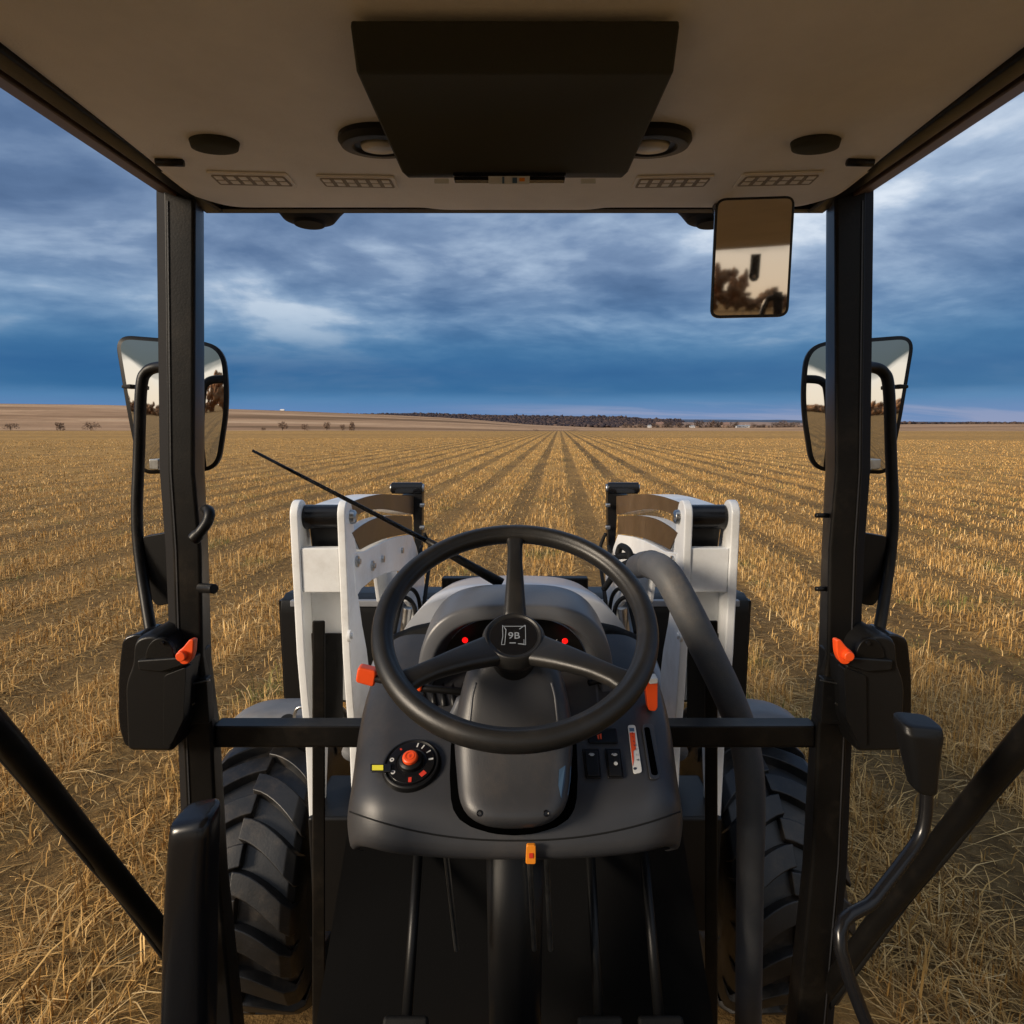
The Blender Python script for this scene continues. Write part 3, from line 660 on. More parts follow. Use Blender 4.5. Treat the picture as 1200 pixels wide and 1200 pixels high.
# round adjustable outlets either side of the console
for s in (-1, 1):
    c0 = onliner(CX + s * 158, 166, .006); c0.x = s * abs(c0.x)
    b = MB(); b.lathe([(.044, .012), (.046, 0), (.042, -.007), (.030, -.008), (.028, -.004), (0.0, -.003)], (0, 0, 0), (0, 0, 1), 36)
    b.v = [(x * 1.15 + c0.x, y * .8 + c0.y, z + c0.z) for x, y, z in b.v]; ro = b.build('round_outlet', 'dark', lin, smooth=True, bevel=.001)
    b = MB(); b.lathe([(.021, -.004), (.019, -.009), (.012, -.011), (0, -.011)], (0, 0, 0), (0, 0, 1), 28); b.v = [(x * 1.2 + c0.x, y * .8 + c0.y, z + c0.z) for x, y, z in b.v]
    b.build('outlet_lens', 'glasscl', ro, smooth=True)
    b = MB(); b.tube([(c0.x - s * .058, c0.y + .0, c0.z - .006), (c0.x - s * .072, c0.y + .005, c0.z - .012)], [.012, .009], 14); b.build('outlet_knob', 'gloss', ro, smooth=True)
    # dark oval courtesy light near the rail
    p = onliner(CX + s * 352, 170, .004); b = MB(); b.lathe([(.03, .004), (.028, -.004), (.02, -.006), (0, -.006)], (0, 0, 0), (0, 0, 1), 28); b.v = [(x * 1.05 + p.x, y * .7 + p.y, z + p.z) for x, y, z in b.v]
    b.build('ceiling_cap', 'visor', lin, smooth=True)
    p = onliner(CX + s * 405, 190, .004); b = MB(); b.tube([(p.x - .018, p.y, p.z), (p.x + .018, p.y + .002, p.z)], .005, 10); b.build('coat_hook', 'dark', lin, smooth=True)

# ---- windscreen and side panes
pane = lambda pts, ext: MB().prism(pts, ext)
pane([(-.50, 1.112, Zr(-.56)), (.50, 1.112, Zr(-.56)), (.535, 1.112, Zr(.36)), (-.535, 1.112, Zr(.36))], (0, .005, 0)).build('windscreen', 'glass', T)
both('door_glass', pane([(-.60, 1.0, Zr(-.9)), (-.578, 1.0, Zr(.35)), (-.578, -.60, Zr(.35)), (-.60, -.60, Zr(-.9))], (.004, 0, 0)), 'glass')
# windscreen top seal
slab('windscreen_seal', [(238, 243.5), (968, 243.5), (968, 247), (238, 247)], 1.10, .012, 'rubber', T)

# ---- cross bar between pillars and console
slab_pts = lambda q, Y: [PY(px, py, Y) for px, py in q]
b = MB(); b.loft([[PY(px, 848, 1.06), PY(px, 851, 1.045), PY(px, 875, 1.045), PY(px, 876, 1.06), Vector((PY(px, 876, 1.06).x, 1.085, PY(px, 876, 1.06).z)), Vector((PY(px, 848, 1.06).x, 1.085, PY(px, 848, 1.06).z))] for px in (252, 340, 430)])
both('cross_bar', b, 'frame', bevel=.003)
# ---- diagonal door frame members at the bottom corners
b = MB(); pth = [PX(262, 1195, -.60), PX(190, 1095, -.62), PX(150, 1044, -.635), PX(118, 1005, -.64), PX(60, 932, -.64), PX(5, 865, -.64), PX(-60, 792, -.64)]
b.tube(spline(pth, 6), .0165, 12)
both('door_frame_bar', b, 'frame', smooth=True)
b = MB(); pth = [PX(248, 1195, -.61), PX(176, 1095, -.63), PX(138, 1044, -.645), PX(104, 1005, -.645), PX(46, 932, -.645), PX(-9, 868, -.645)]
b.tube(spline(pth, 6), .008, 10); both('door_seal', b, 'rubber', smooth=True)

# ---- pillar hardware
slabp = lambda name, poly, Y, th, m, par, **k: slab(name, poly, Y, th, m, par, **k)
b = MB(); b.tube(spline([PY(238, 596, 1.03), PY(245, 599, 1.0), PY(244, 610, .99), PY(236, 622, .985), PY(227, 632, .985)], 5), [.0045] * 3 + [.0085] * 14 + [.0105] * 4, 12)
b.build('door_latch', 'dark', pil[0], smooth=True)
b = MB(); b.cyl(PY(235, 689, 1.03), PY(251, 690, 1.0), .0085, 16); b.build('latch_knob', 'dark', pil[0], bevel=.002)
for py in (604, 690):
    b = MB(); b.cyl(PY(971, py, 1.05), PY(957, py, 1.03), .0042, 12); b.build('pillar_stud', 'dark', pil[1], smooth=True)
for s in (0, 1):
    q = rpoly([(222, 796), (242, 796), (245, 848), (216, 850)], 2); q = mpx(q) if s else q
    slab('lamp_bracket', q, 1.018, .02, 'dark', pil[s], bevel=.002)
    for ln in ([(222, 802), (246, 797)], [(214, 833), (228, 824)]):
        ln = mpx(ln) if s else ln
        b = MB(); b.cyl(PY(*ln[0], 1.010), PY(*ln[1], 1.010), .0014, 8); b.build('bracket_pin', 'steel', pil[s])

# ---- side mirrors, arms, lamp units
for s in (0, 1):
    sg = 1 if s else -1; fx = (lambda q: mpx(q)) if s else (lambda q: q)
    lab = ('tall tapered wing mirror on the left arm', 'tall tapered wing mirror on the right arm')[s]
    # mirror plane: normal aims back past the cab
    p0 = PY(CX + sg * 402, 473, 1.30)
    n = Vector((-sg * .13, -1, -.013)).normalized()
    outl = fx(rpoly([(134, 392), (262, 402), (268.5, 470), (256, 552), (165, 556), (152, 500)], [22, 28, 60, 22, 14, 80], 8))
    pts = [PP(x, y, p0, n) for x, y in outl]
    mm = empty('side_mirror', (0, 0, 0), T)
    cen = sum(pts, Vector()) / len(pts)
    back = [cen + (p - cen) * .8 - n * .035 for p in pts]; mid = [p - n * .012 for p in pts]
    MB().loft([pts, mid, back]).build('mirror_housing', 'dark', mm, smooth=True)
    gl_ = [PP(x, y, p0 + n * .0015, n) for x, y in inset(outl, 4.5)]
    # slightly convex glass
    b = MB(); rings = []
    gc = sum(gl_, Vector()) / len(gl_)
    for k in range(9):
        f = 1 - k / 8.; rings.append([gc + (p - gc) * f + n * (.0018 * (1 - f * f)) for p in gl_])
    b.loft(rings[:-1], caps=False); k0 = len(b.v) - len(gl_); b.v.append(tuple(gc + n * .0018)); ci = len(b.v) - 1
    b.f += [(k0 + i, k0 + (i + 1) % len(gl_), ci) for i in range(len(gl_))]
    b.build('mirror_glass', 'mirror', mm, smooth=True)
    slab('mirror_clamp', fx(rpoly([(174, 538), (186, 538), (186, 551), (175, 550)], 2)), 1.22, .03, 'steel', mm, bevel=.004)
    slab('mirror_stud', fx(rpoly([(142, 451), (153, 450), (153, 455), (142, 455)], 1.5)), 1.25, .03, 'dark', mm, bevel=.002)
    b = MB(); b.tube(spline([PY(x, y, Y) for (x, y), Y in zip(fx([(205, 430), (187, 430), (172, 436), (165.5, 456), (163, 530), (160.5, 600), (163, 645), (169, 690), (178, 745), (186, 775)]), (1.10, 1.13, 1.14, 1.14, 1.14, 1.13, 1.12, 1.10, 1.06, 1.04))], 7), .0100, 14)
    arm = b.build('mirror_arm', 'frame', T, smooth=True)
    slab('arm_plate', fx(rpoly([(167, 629), (196, 624), (197, 708), (183, 711), (176, 700)], [2, 2, 2, 8, 8])), 1.12, .02, 'dark', arm, bevel=.002)
    # lamp unit: thick body with sloped corner, lens slab behind
    lu = empty('lamp_unit', (0, 0, 0), T)
    def prismF(poly, Y0, th, scale_back=1.0, sh=(0, 0)):
        f_ = [PY(x, y, Y0) for x, y in poly]; c_ = sum(f_, Vector()) / len(f_)
        bk = [c_ + (p - c_) * scale_back + Vector((sh[0] * sg, th, sh[1])) for p in f_]
        return f_, bk
    body = fx(rpoly([(158, 776), (160, 745), (186, 741), (201, 757), (204, 775), (219, 776), (216, 846), (203, 880), (152, 879), (149, 800)], [6, 14, 16, 12, 3, 3, 8, 5, 6, 20], 5))
    f0, b0 = prismF(body, .985, .085, 1.0, (.0, 0)); f1 = [sum(f0, Vector()) / len(f0) + (p - sum(f0, Vector()) / len(f0)) * .95 - Vector((0, .008, 0)) for p in f0]
    MB().loft([f1, f0, b0]).build('lamp_body', 'dark', lu, bevel=.003)
    ridge_ = fx(rpoly([(192, 792), (218, 782), (215, 843), (201, 872), (191, 874)], 4)); f0, b0 = prismF(ridge_, .972, .02)
    MB().loft([f0, b0]).build('lamp_ridge', 'dark', lu, bevel=.004)
    shelf = fx(rpoly([(160, 774), (218, 770), (219, 779), (190, 788), (162, 786)], 3)); f0, b0 = prismF(shelf, .968, .03)
    MB().loft([f0, b0]).build('lamp_shelf', 'dark', lu, bevel=.003)
    dsc = fx([(187 + 17 * math.cos(t), 772 - 24 * math.sin(t)) for t in [math.pi * i / 18 for i in range(19)]]); f0, b0 = prismF(dsc, .9725, .01, .97)
    MB().loft([f0, b0]).build('lamp_disc', 'frame', lu, bevel=.0015)
    lens = fx(rpoly([(143, 748), (158, 743), (168, 744), (160, 800), (160, 876), (146, 876), (138, 850), (138, 790)], [10, 4, 4, 5, 5, 8, 20, 30], 5)); f0, b0 = prismF(lens, 1.01, .07, .96)
    MB().loft([f0, b0]).build('lamp_lens_cover', 'gloss', lu, bevel=.004)
    c_ = PY(CX + sg * (CX - 189), 754, .968); MB().cyl(c_, c_ + Vector((0, .01, 0)), .0035, 12).build('lamp_screw', 'gloss', lu)
    # orange wing nut
    wn = fx(rpoly([(206, 765), (214, 759), (222, 749), (227, 750), (226, 768), (221, 779), (211, 779)], [4, 3, 4, 2, 6, 5, 5], 5)); f0, b0 = prismF(wn, .962, .016, .92)
    MB().loft([f0, b0]).build('wing_nut', 'orange', lu, bevel=.003)
    c_ = PY(CX + sg * (CX - 211), 770, .953); MB().cyl(c_, c_ + Vector((0, .03, 0)), .0085, 16).build('nut_boss', 'orange', lu, bevel=.002)

# ---- interior mirror
n = Vector((-.21, -1, -.094)).normalized(); p0 = PY(882, 300, .86)
outl = rpoly([(838.5, 232), (932, 229), (924, 371), (832, 373)], [14, 12, 12, 12], 6)
pts = [PP(x, y, p0, n) for x, y in outl]; im = empty('interior_mirror', (0, 0, 0), T)
cen = sum(pts, Vector()) / len(pts)
MB().loft([pts, [p - n * .008 for p in pts], [cen + (p - cen) * .85 - n * .02 for p in pts]]).build('mirror_frame', 'gloss', im, smooth=False, bevel=.001)
b = MB(); gl_ = [PP(x, y, p0 + n * .0012, n) for x, y in inset(outl, 3.2)]; b.add(gl_, [tuple(range(len(gl_)))]); b.build('mirror_glass', 'mirrorf', im)
def refl(px, py, Y):
    h_ = PP(px, py, p0, n); d = ray(px, py).normalized(); q = d - 2 * d.dot(n) * n; return h_ + q * ((Y - h_.y) / q.y)
a_ = refl(885, 309, -.60); b_ = refl(885, 330, -.60); w_ = .016
tb_ = MB().prism([Vector((a_.x + x * w_, -.60, (zr_ if zr_ else 0) + b_.z)) for x, zr_ in ((-1, .012), (-.6, .002), (0, 0), (.6, .002), (1, .012), (1, a_.z - b_.z + .03), (-1, a_.z - b_.z + .03))], (0, .006, 0)).build('hatch_latch', 'gloss', T, bevel=.001)
MB().cyl((a_.x, -.593, b_.z + .016), (a_.x, -.590, b_.z + .016), .006, 16).build('latch_hole_light', 'ivory', tb_)  # pale disc: brightness through the hole put in as colour
q_ = [refl(*c) for c in ((892, 371, -.64), (899, 352, -.64), (910, 349, -.64), (919, 350, -.64))]
MB().tube(spline(q_, 5), .010, 10).build('hatch_handle', 'gloss', T, smooth=True)
q_ = [refl(*c) for c in ((906, 342, -.66), (917, 342, -.66), (917, 374, -.66), (906, 374, -.66))]
MB().prism(q_, (0, .02, 0)).build('hatch_bracket', 'gloss', T, bevel=.002)
MB().tube([cen - n * .02 + Vector((0, 0, .02)), cen + Vector((.0, .12, .07)), Vector((cen.x + .01, 1.05, Zr(.352)))], [.008, .007, .009], 12).build('mirror_stem', 'gloss', im, smooth=True)

# ---- work lamps under the roof overhang
for s, (cxp, w) in enumerate(((362, 41), (835, 38))):
    b = MB(); c_ = PY(cxp, 246, 1.19); c_.z += .004
    b.lathe([(0, -.031), (.027, -.031), (.030, -.026), (.046, -.021), (.058, -.006), (.066, .002), (.062, .016), (.02, .022), (.018, .05)], c_, (0, 0, 1), 40)
    wl = b.build('work_lamp', 'rubber', T, smooth=False, bevel=.0012)
    b = MB(); b.box(c_ + Vector((.014, -.048, -.016)), (.012, .008, .008)); b.build('lamp_clip', 'steel', wl)
# ---- wiper
b = MB(); b.tube([PY(296, 528, 1.15), PY(400, 582, 1.15), PY(512, 640, 1.15)], [.0028, .0042, .0052], 8)
wp = b.build('wiper', 'gloss', T, smooth=True)
b = MB(); b.tube([PY(500, 633, 1.145), PY(530, 651, 1.142), PY(588, 684, 1.14)], [.0062, .0078, .0105], 10); b.build('wiper_arm', 'frame', wp, smooth=True)

# ================================================================== steering wheel
Cw = Vector((0, .83, Zr(-.27))); TI = R_(31); Tb = Vector((0, math.cos(TI), math.sin(TI))); Nn = Vector((0, -math.sin(TI), math.cos(TI))); Xa = Vector((1, 0, 0))
def WL(a, b_, n_): return Cw + Xa * a + Tb * b_ + Nn * n_
sw = empty('steering_wheel', (0, 0, 0), T)
RM, rm = .1845, .0150
rp = lambda q: 1 - .085 * math.exp(-((math.degrees(q) - 128) / 13) ** 2) + .02 * math.exp(-((math.degrees(q) - 98) / 12) ** 2)
b = MB(); b.loft([[WL(math.cos(t) * (RM + rm * rp(q) * math.cos(q)), math.sin(t) * (RM + rm * rp(q) * math.cos(q)), rm * 1.05 * rp(q) * math.sin(q)) for q in [2 * math.pi * j / 40 for j in range(40)]] for t in [2 * math.pi * i / 96 for i in range(97)]], caps=False)
b.build('wheel_rim', 'wheel', sw, smooth=True)
def spoke(ax, ay, w0, w1):
    d = Vector((ax, ay)).normalized(); pth = []
    for i in range(13):
        t = i / 12; r = .028 + t * (RM - .030); wd = w0 + (w1 - w0) * min(1, t * 1.5) ** .7 + (.012 * max(0, (t - .86) / .14) ** 2)
        hh = .0105 - .003 * t; dep = -.040 * (1 - t) ** 1.6 - .001
        pr = d.orthogonal() if False else Vector((-d.y, d.x))
        sec = []
        for (q, e) in rpoly([(-wd, -hh), (wd, -hh), (wd, hh), (-wd, hh)], min(hh * .9, wd * .5), 4):
            sec.append(WL(d.x * r + pr.x * q, d.y * r + pr.y * q, dep + e - .12 * q * q / max(wd, .01)))
        pth.append(sec)
    return MB().loft(pth)
def wheel_ab(px, py):
    p = PP(px, py, Cw, Nn) - Cw; return p.dot(Xa), p.dot(Tb)
spoke(0, 1, .019, .0118).build('spoke', 'wheel', sw, smooth=True)
for px in (468, 739):
    a_, b__ = wheel_ab(px, 801); spoke(a_, b__, .029, .0145).build('spoke', 'wheel', sw, smooth=True)
Ch = PP(602, 746, WL(0, 0, -.030), Nn)
hub = MB().lathe([(.0, -.03), (.040, -.03), (.047, -.014), (.0455, -.004), (.041, .0035), (.0385, .0045), (.0365, .0015), (.030, .0012), (0, .0012)], Ch, Nn, 48).build('hub', 'wheel', sw, smooth=False, bevel=.0012)
MB().lathe([(.0, .0016), (.0335, .0016), (.0345, .0005)], Ch, Nn, 48).build('hub_cap', 'gloss', hub, smooth=False)
def hubq(pts, m='silverp', th=.0007):
    b = MB(); b.prism([Ch + Xa * x + Tb * y + Nn * .0019 for x, y in pts], Nn * th); return b
em = MB()
for q in ([(-.0165, .0175), (.0165, .0175), (.0165, .0166), (-.0165, .0166)], [(.0165, .0190), (.0174, .0190), (.0174, -.0165), (.0165, -.0165)],
          [(-.0168, .019), (-.0158, .019), (-.0150, -.002), (-.0168, -.015), (-.0178, -.015), (-.0160, -.002)], [(-.0160, .019), (-.0105, .011), (-.0112, -.001), (-.0122, -.0155), (-.0130, -.0155), (-.0124, -.001), (-.0118, .0105)],
          [(.0168, .019), (.0090, .0115), (.0080, .0125), (.0160, .0195)], [(-.0178, -.0158), (-.0120, -.0158), (-.0120, -.0166), (-.0178, -.0166)],
          [(.0172, -.0168), (.0060, -.0150), (.0060, -.0141), (.0140, -.0148)], [(.0142, -.0148), (.0150, -.0148), (.0150, -.0068), (.0142, -.0068)], [(-.006, -.0140), (.003, -.0140), (.003, -.0126), (-.006, -.0126)]):
    h_ = hubq(q); em.add(h_.v, h_.f)
em.build('emblem', 'silverp', hub)
def basis(o, x, y):
    z = x.cross(y); return Matrix(((x.x, y.x, z.x, o.x), (x.y, y.y, z.y, o.y), (x.z, y.z, z.z, o.z), (0, 0, 0, 1)))
text('emblem_text', '9B', .0165, basis(Ch + Nn * .0022 - Tb * .0005 + Xa * .0005, Xa, Tb), 'silverp', hub)

# ================================================================== console
rowsD = [(1.10, -.385, .250, .05), (1.06, -.400, .257, .05), (1.0, -.425, .262, .05), (.93, -.456, .259, .05), (.87, -.484, .254, .05), (.83, -.504, .250, .048), (.812, -.514, .248, .044), (.798, -.526, .246, .040), (.788, -.542, .243, .036), (.780, -.558, .239, .03), (.774, -.574, .235, .024), (.786, -.586, .226, .018)]
secs = []; nS = 48
def dash_sec(Y, z, hw, R):
    o = []
    bulge = .026 * max(0, min(1, (.93 - Y) / .12))
    for i in range(nS + 1):
        s = -1 + 2 * i / nS
        s = math.copysign(abs(s) ** .8, s)
        k = max(0, (abs(s) - .74) / .26); drop = R * (1 - math.sqrt(max(0, 1 - k ** 2.2)))
        yb_ = Y - bulge * (1 - abs(s) ** 2.4)
        o.append(Vector((hw * s, yb_ + .02 * k * k * (1 if Y < .9 else 0), Zr(z - drop))))
    for dz_, ins in ((.02, .0), (.06, .004), (.12, .012)):
        pass
    l = o[0]; r = o[-1]
    wd = min(1, max(.0, (Y - .786) / .05)); left = [Vector((l.x + .002 * q + .004 * q * wd, l.y + .003 * q * (1 - wd), l.z - (.003 + .012 * wd) * q)) for q in (4, 3, 2, 1)] 
    right = [Vector((-p.x, p.y, p.z)) for p in left[::-1]]
    return left + o + right
for q in rowsD: secs.append(dash_sec(*q))
con = MB().loft(secs, closed=False).build('console', 'dash', T, smooth=True, sub=1)
def dashz(x, Y):
    """height of the console's top at x, Y (by looking the rows up)"""
    best = None; hit = None
    p0_ = Vector((x, Y, EYE + .2)); return None
dg = bpy.context.evaluated_depsgraph_get(); dg.update()
from mathutils.bvhtree import BVHTree
bv = BVHTree.FromObject(con, dg)
def on(px, py, lift=0.):
    d = ray(px, py).normalized(); h, nn, i, _ = bv.ray_cast(EY, d)
    if h is None: h = PY(px, py, .85); nn = Vector((0, -.4, .9)).normalized()
    if nn.dot(d) > 0: nn = -nn
    return h + nn * lift, nn
def decal(poly, th, lift=.0006, flat=True):
    """slab lying on the console inside the outline"""
    cx_ = sum(p[0] for p in poly) / len(poly); cy_ = sum(p[1] for p in poly) / len(poly)
    c_, nn = on(cx_, cy_)
    top = [PP(x, y, c_ + nn * (lift + th), nn) for x, y in poly]
    b = MB(); b.prism(top, -nn * th); return b, c_, nn
# lower lip line of the console: shadow gap and dark underside
secs = []
for (Y, z, hw) in ((.80, -.588, .222), (.83, -.62, .21), (.90, -.66, .20)):
    secs.append([Vector((hw * (-1 + 2 * i / 24), Y - .022 * (1 - abs(-1 + 2 * i / 24) ** 2.4), Zr(z))) for i in range(25)])
MB().loft(secs, closed=False).build('console_skirt', 'dark', con, smooth=True)
# seam line across the face
sm = MB(); pl_ = []
for i in range(41):
    s = -1 + i / 20; px = CX + s * 193; py = 951 + 34 * (1 - abs(s) ** 2.2); h_, nn = on(px, py, .0008); pl_.append(h_)
sm.tube(pl_, .0011, 6); sm.build('seam', 'rubber', con)

# dial on the left
dl, c_, nn = decal([(482.5 + 30 * math.cos(t), 897 + 28.5 * math.sin(t)) for t in [2 * math.pi * i / 40 for i in range(40)]], .006)
ex = Xa; ey = nn.cross(ex).normalized(); ex = ey.cross(nn)
if ey.y < 0: ey = -ey
rD = 34 / F * ((c_ - EY).dot(Vector((0, cp, -sp))))
dial = MB().lathe([(rD * 1.0, -.008), (rD * 1.02, .0), (rD * .97, .006), (rD * .90, .0075), (rD * .86, .005), (0, .005)], c_, nn, 56).build('dial', 'dark', con, bevel=.0008)
MB().lathe([(rD * .83, .0048), (rD * .80, .0078), (rD * .52, .0086), (rD * .50, .0078), (0, .0078)], c_, nn, 56).build('dial_ring', 'gloss', dial, bevel=.0005)
MB().lathe([(rD * .42, .007), (rD * .40, .014), (rD * .30, .0165), (0, .0165)], c_, nn, 40).build('dial_knob', 'dark', dial, bevel=.0008)
MB().lathe([(rD * .27, .0160), (rD * .26, .0205), (rD * .21, .0220), (0, .0220)], c_, nn, 36).build('dial_button', 'orange', dial, bevel=.0006)
b = MB(); b.tube([c_ + nn * .0224 + (ex * math.cos(t) + ey * math.sin(t)) * rD * .15 for t in [2 * math.pi * i / 20 for i in range(20)]], .0004, 6, closed=True); b.prism([c_ + nn * .0221 + ex * x + ey * y for x, y in ((-.0018, .002), (.0018, .002), (.0015, -.001), (0, -.003), (-.0015, -.001))], nn * .0005)
b.build('button_symbol', 'red', dial)
def dmark(name, deg, r0, r1, w, m):
    t = R_(deg); d = ex * math.cos(t) + ey * math.sin(t); e = nn.cross(d)
    b = MB(); b.prism([c_ + nn * .0084 + d * rD * r0 - e * w, c_ + nn * .0084 + d * rD * r0 + e * w, c_ + nn * .0084 + d * rD * r1 + e * w, c_ + nn * .0084 + d * rD * r1 - e * w], nn * .0006); b.build(name, m, dial)
for dg_, r0, r1, w in ((78, .60, .76, .0010), (60, .60, .76, .0009), (35, .60, .76, .0009), (8, .60, .76, .0014)): dmark('dial_tick', dg_, r0, r1, w, 'ivory')
dmark('dial_mark', 275, .60, .78, .0023, 'red'); dmark('dial_mark', 315, .58, .74, .0045, 'red')
for dg_ in (172, 215):
    t = R_(dg_); cc = c_ + nn * .0082 + (ex * math.cos(t) + ey * math.sin(t)) * rD * .68
    MB().cyl(cc, cc + nn * .0006, .0032, 18).build('dial_icon', 'ivory', dial); MB().cyl(cc + nn * .0006, cc + nn * .0009, .0014, 10).build('icon_centre', 'ink', dial)
dmark('dial_dot', 130, .62, .70, .0012, 'red')
b, _, _ = decal(rpoly([(434, 895), (458, 895), (458, 904), (434, 904)], 1.5), .0035, .0075); tg = b.build('pointer_tag', 'gloss', dial, bevel=.0005)
b, _, _ = decal([(436, 896.5), (449, 896.5), (449, 902.5), (436, 902.5)], .0005, .0112); b.build('pointer_label', 'yellow', tg)

# rocker switches on the right
for q, ic in (([(682.5, 877), (702, 877), (705, 911.5), (686.5, 911.5)], ((693, 888),)), ([(708.5, 877), (727, 877), (731.5, 911.5), (713, 911.5)], ((719.5, 888), (721, 898.5)))):
    b, _, _ = decal(rpoly(q, 1.5), .002); rk = b.build('rocker_switch', 'gloss', con, bevel=.0008)
    cx_ = sum(p[0] for p in q) / 4; cy_ = sum(p[1] for p in q) / 4
    b, c2_, n2 = decal([((x - cx_) * .78 + cx_, (y - cy_) * .86 + cy_) for x, y in q], .0035, .0025); b.build('rocker', 'dark', rk, bevel=.0012)
    for k, (ix, iy) in enumerate(ic):
        p_, n_ = on(ix, iy, .0070)
        if k == 0:
            b = MB(); 
            for j in range(3): b.box(p_ + Vector((0, (j - 1) * .0024, (j - 1) * -.0002)), (.0062 - .001 * abs(j - 1), .0012, .0004))
            b.box(p_, (.0010, .0066, .0005)); b.tube([p_ + Vector((math.cos(t) * .0040, math.sin(t) * .0038, 0)) for t in [math.pi * i / 8 for i in range(9)]], .0005, 6); b.build('switch_icon', 'ivory', rk)
        else:
            MB().cyl(p_, p_ + n_ * .0008, .0028, 16).build('switch_icon', 'ivory', rk)
b, _, _ = decal(rpoly([(688, 853), (722, 853), (724.5, 870), (690, 870)], 1.5), .003); rk = b.build('rocker_switch', 'gloss', con, bevel=.0008)
for x in (0, 3.0):
    b, _, _ = decal([(699.5 + x, 861.5 - x * .4), (701.8 + x, 860.5 - x * .4), (702.3 + x, 866), (700.8 + x, 866)], .0006, .004); b.build('hazard_icon', 'orange', rk)
# gear quadrant decal and slot
b, _, _ = decal(rpoly([(735.5, 849.5), (744.5, 849.5), (752.5, 905), (742.5, 907)], 3), .0012); dc = b.build('quadrant_decal', 'ivory', con, bevel=.0003)
b, _, _ = decal([(737.3, 853), (743, 853), (743.4, 857), (737.8, 857)], .0004, .0020); b.build('decal_print', 'blue', dc)
b, _, _ = decal([(737.8, 858.5), (744, 858.5), (745.3, 877.5), (742.3, 880), (742.8, 890), (741.6, 898)], .0004, .0020); b.build('decal_print', 'orange', dc)
b, _, _ = decal([(744.2 + 2 * math.cos(t), 900.5 + 1.5 * math.sin(t)) for t in [2 * math.pi * i / 14 for i in range(14)]], .0004, .0020); b.build('decal_print', 'ink', dc)
for k, ch in enumerate('STLU2'):
    p_, n_ = on(740.8 + k * .9, 861 + k * 4.6, .0032); text('decal_letter', ch, .0052, basis(p_, (Xa - n_ * Xa.dot(n_)).normalized(), n_.cross((Xa - n_ * Xa.dot(n_)).normalized())), 'ink' if k > 1 else 'red', dc, .0002)
for k, ch in enumerate('IN'):
    p_, n_ = on(746.0 + k * 1.1, 886 + k * 6, .0032); text('decal_letter', ch, .0045, basis(p_, (Xa - n_ * Xa.dot(n_)).normalized(), n_.cross((Xa - n_ * Xa.dot(n_)).normalized())), 'ink', dc, .0002)
so_ = rpoly([(752, 848), (766, 848), (775, 908), (771, 913), (762, 913)], [6, 6, 6, 4, 6], 5)
b, _, _ = decal(so_, .0022); sl = b.build('lever_slot', 'dash', con, bevel=.001)
b, _, _ = decal(rpoly([(754.5, 852), (761, 852), (771.5, 908), (763.5, 908)], 3, 4), .0008, .0028); b.build('slot_shade', 'gap_shade', sl)  # raised slab, the slot's inner shade put into its black colour

# steering column and a black backing piece that paints the shade in its gap
def colsec(py, hwpx, Y, dep, cxp=602, r=.4, ov=0.):
    f_ = PY(cxp, py, Y); hw = hwpx / F * (f_ - EY).dot(Vector((0, cp, -sp))) + ov
    return [Vector((f_.x + x, f_.y + dep / 2 + y + 0, f_.z)) for x, y in rrect(hw, dep / 2 + ov, min(hw, dep / 2) * r * 1.6, 5)]
cs0 = [(772, 34, .845, .05, .9), (786, 50, .842, .07, .7), (800, 58, .833, .09, .5), (830, 66, .818, .11, .45), (860, 72, .804, .12, .4), (890, 73.5, .786, .13, .4), (920, 71, .764, .14, .4), (945, 67, .744, .15, .4), (960, 60, .738, .14, .5), (968, 50, .745, .12, .6), (973, 38, .758, .10, .8)]
cs = cs0[:7] + [(945, 70, .742, .15, .4), (958, 67.5, .734, .15, .4), (966, 62, .733, .14, .4), (971, 54, .742, .12, .5), (974, 42, .76, .10, .7)]
col = MB().loft([colsec(py, h, Y, d, r=r) for py, h, Y, d, r in cs]).build('steering_column', 'dash', T, smooth=True, sub=1)
bk = [(862, 70, .835, .12, .25), (885, 76, .812, .13, .25), (920, 77.5, .780, .14, .25), (946, 76.5, .760, .15, .25), (960, 74, .753, .15, .28), (968, 70, .750, .15, .32), (973, 65, .749, .14, .4), (977, 58, .750, .13, .5), (979, 50, .752, .12, .6)]
MB().loft([colsec(py, h, Y, d, r=r) for py, h, Y, d, r in bk]).build('column_gap_shade', 'gap_shade', col, smooth=True)
MB().tube([Ch - Nn * .02, Ch - Nn * .085 + Vector((0, 0.0, 0))], [.034, .043], 28).build('column_boot', 'rubber', col, smooth=True)
dg = bpy.context.evaluated_depsgraph_get(); dg.update(); bvc = BVHTree.FromObject(col, dg)
def onc(px, py, lift=0.):
    d = ray(px, py).normalized(); h, nn, i, _ = bvc.ray_cast(EY, d)
    if h is None: return onc(px + (1.5 if px < 602 else -1.5), py, lift)
    if nn.dot(d) > 0: nn = -nn
    return h + nn * lift, nn
for px in (562, 640):
    h_, n_ = onc(px, 953); MB().lathe([(.0042, -.002), (.0042, .0006), (.0034, .0010), (.0022, .0002), (0, .0002)], h_, n_, 18).build('column_screw', 'gloss', col)
b = MB(); pts_ = [onc(x, y, .0006)[0] for x, y in ((655, 902), (662, 897), (669, 898), (671, 915), (667, 931), (657, 935), (654, 920))]; b.add(pts_, [tuple(range(7))]); b.build('column_sticker', 'blue', col)
for s in (-1, 1):
    b = MB(); b.tube(spline([onc(CX - 1.5 + s * q, y, .0)[0] for q, y in ((44, 800), (48, 815), (50, 832), (52, 850))], 4), .0018, 8); b.build('column_trim', 'dashl', col, smooth=True)
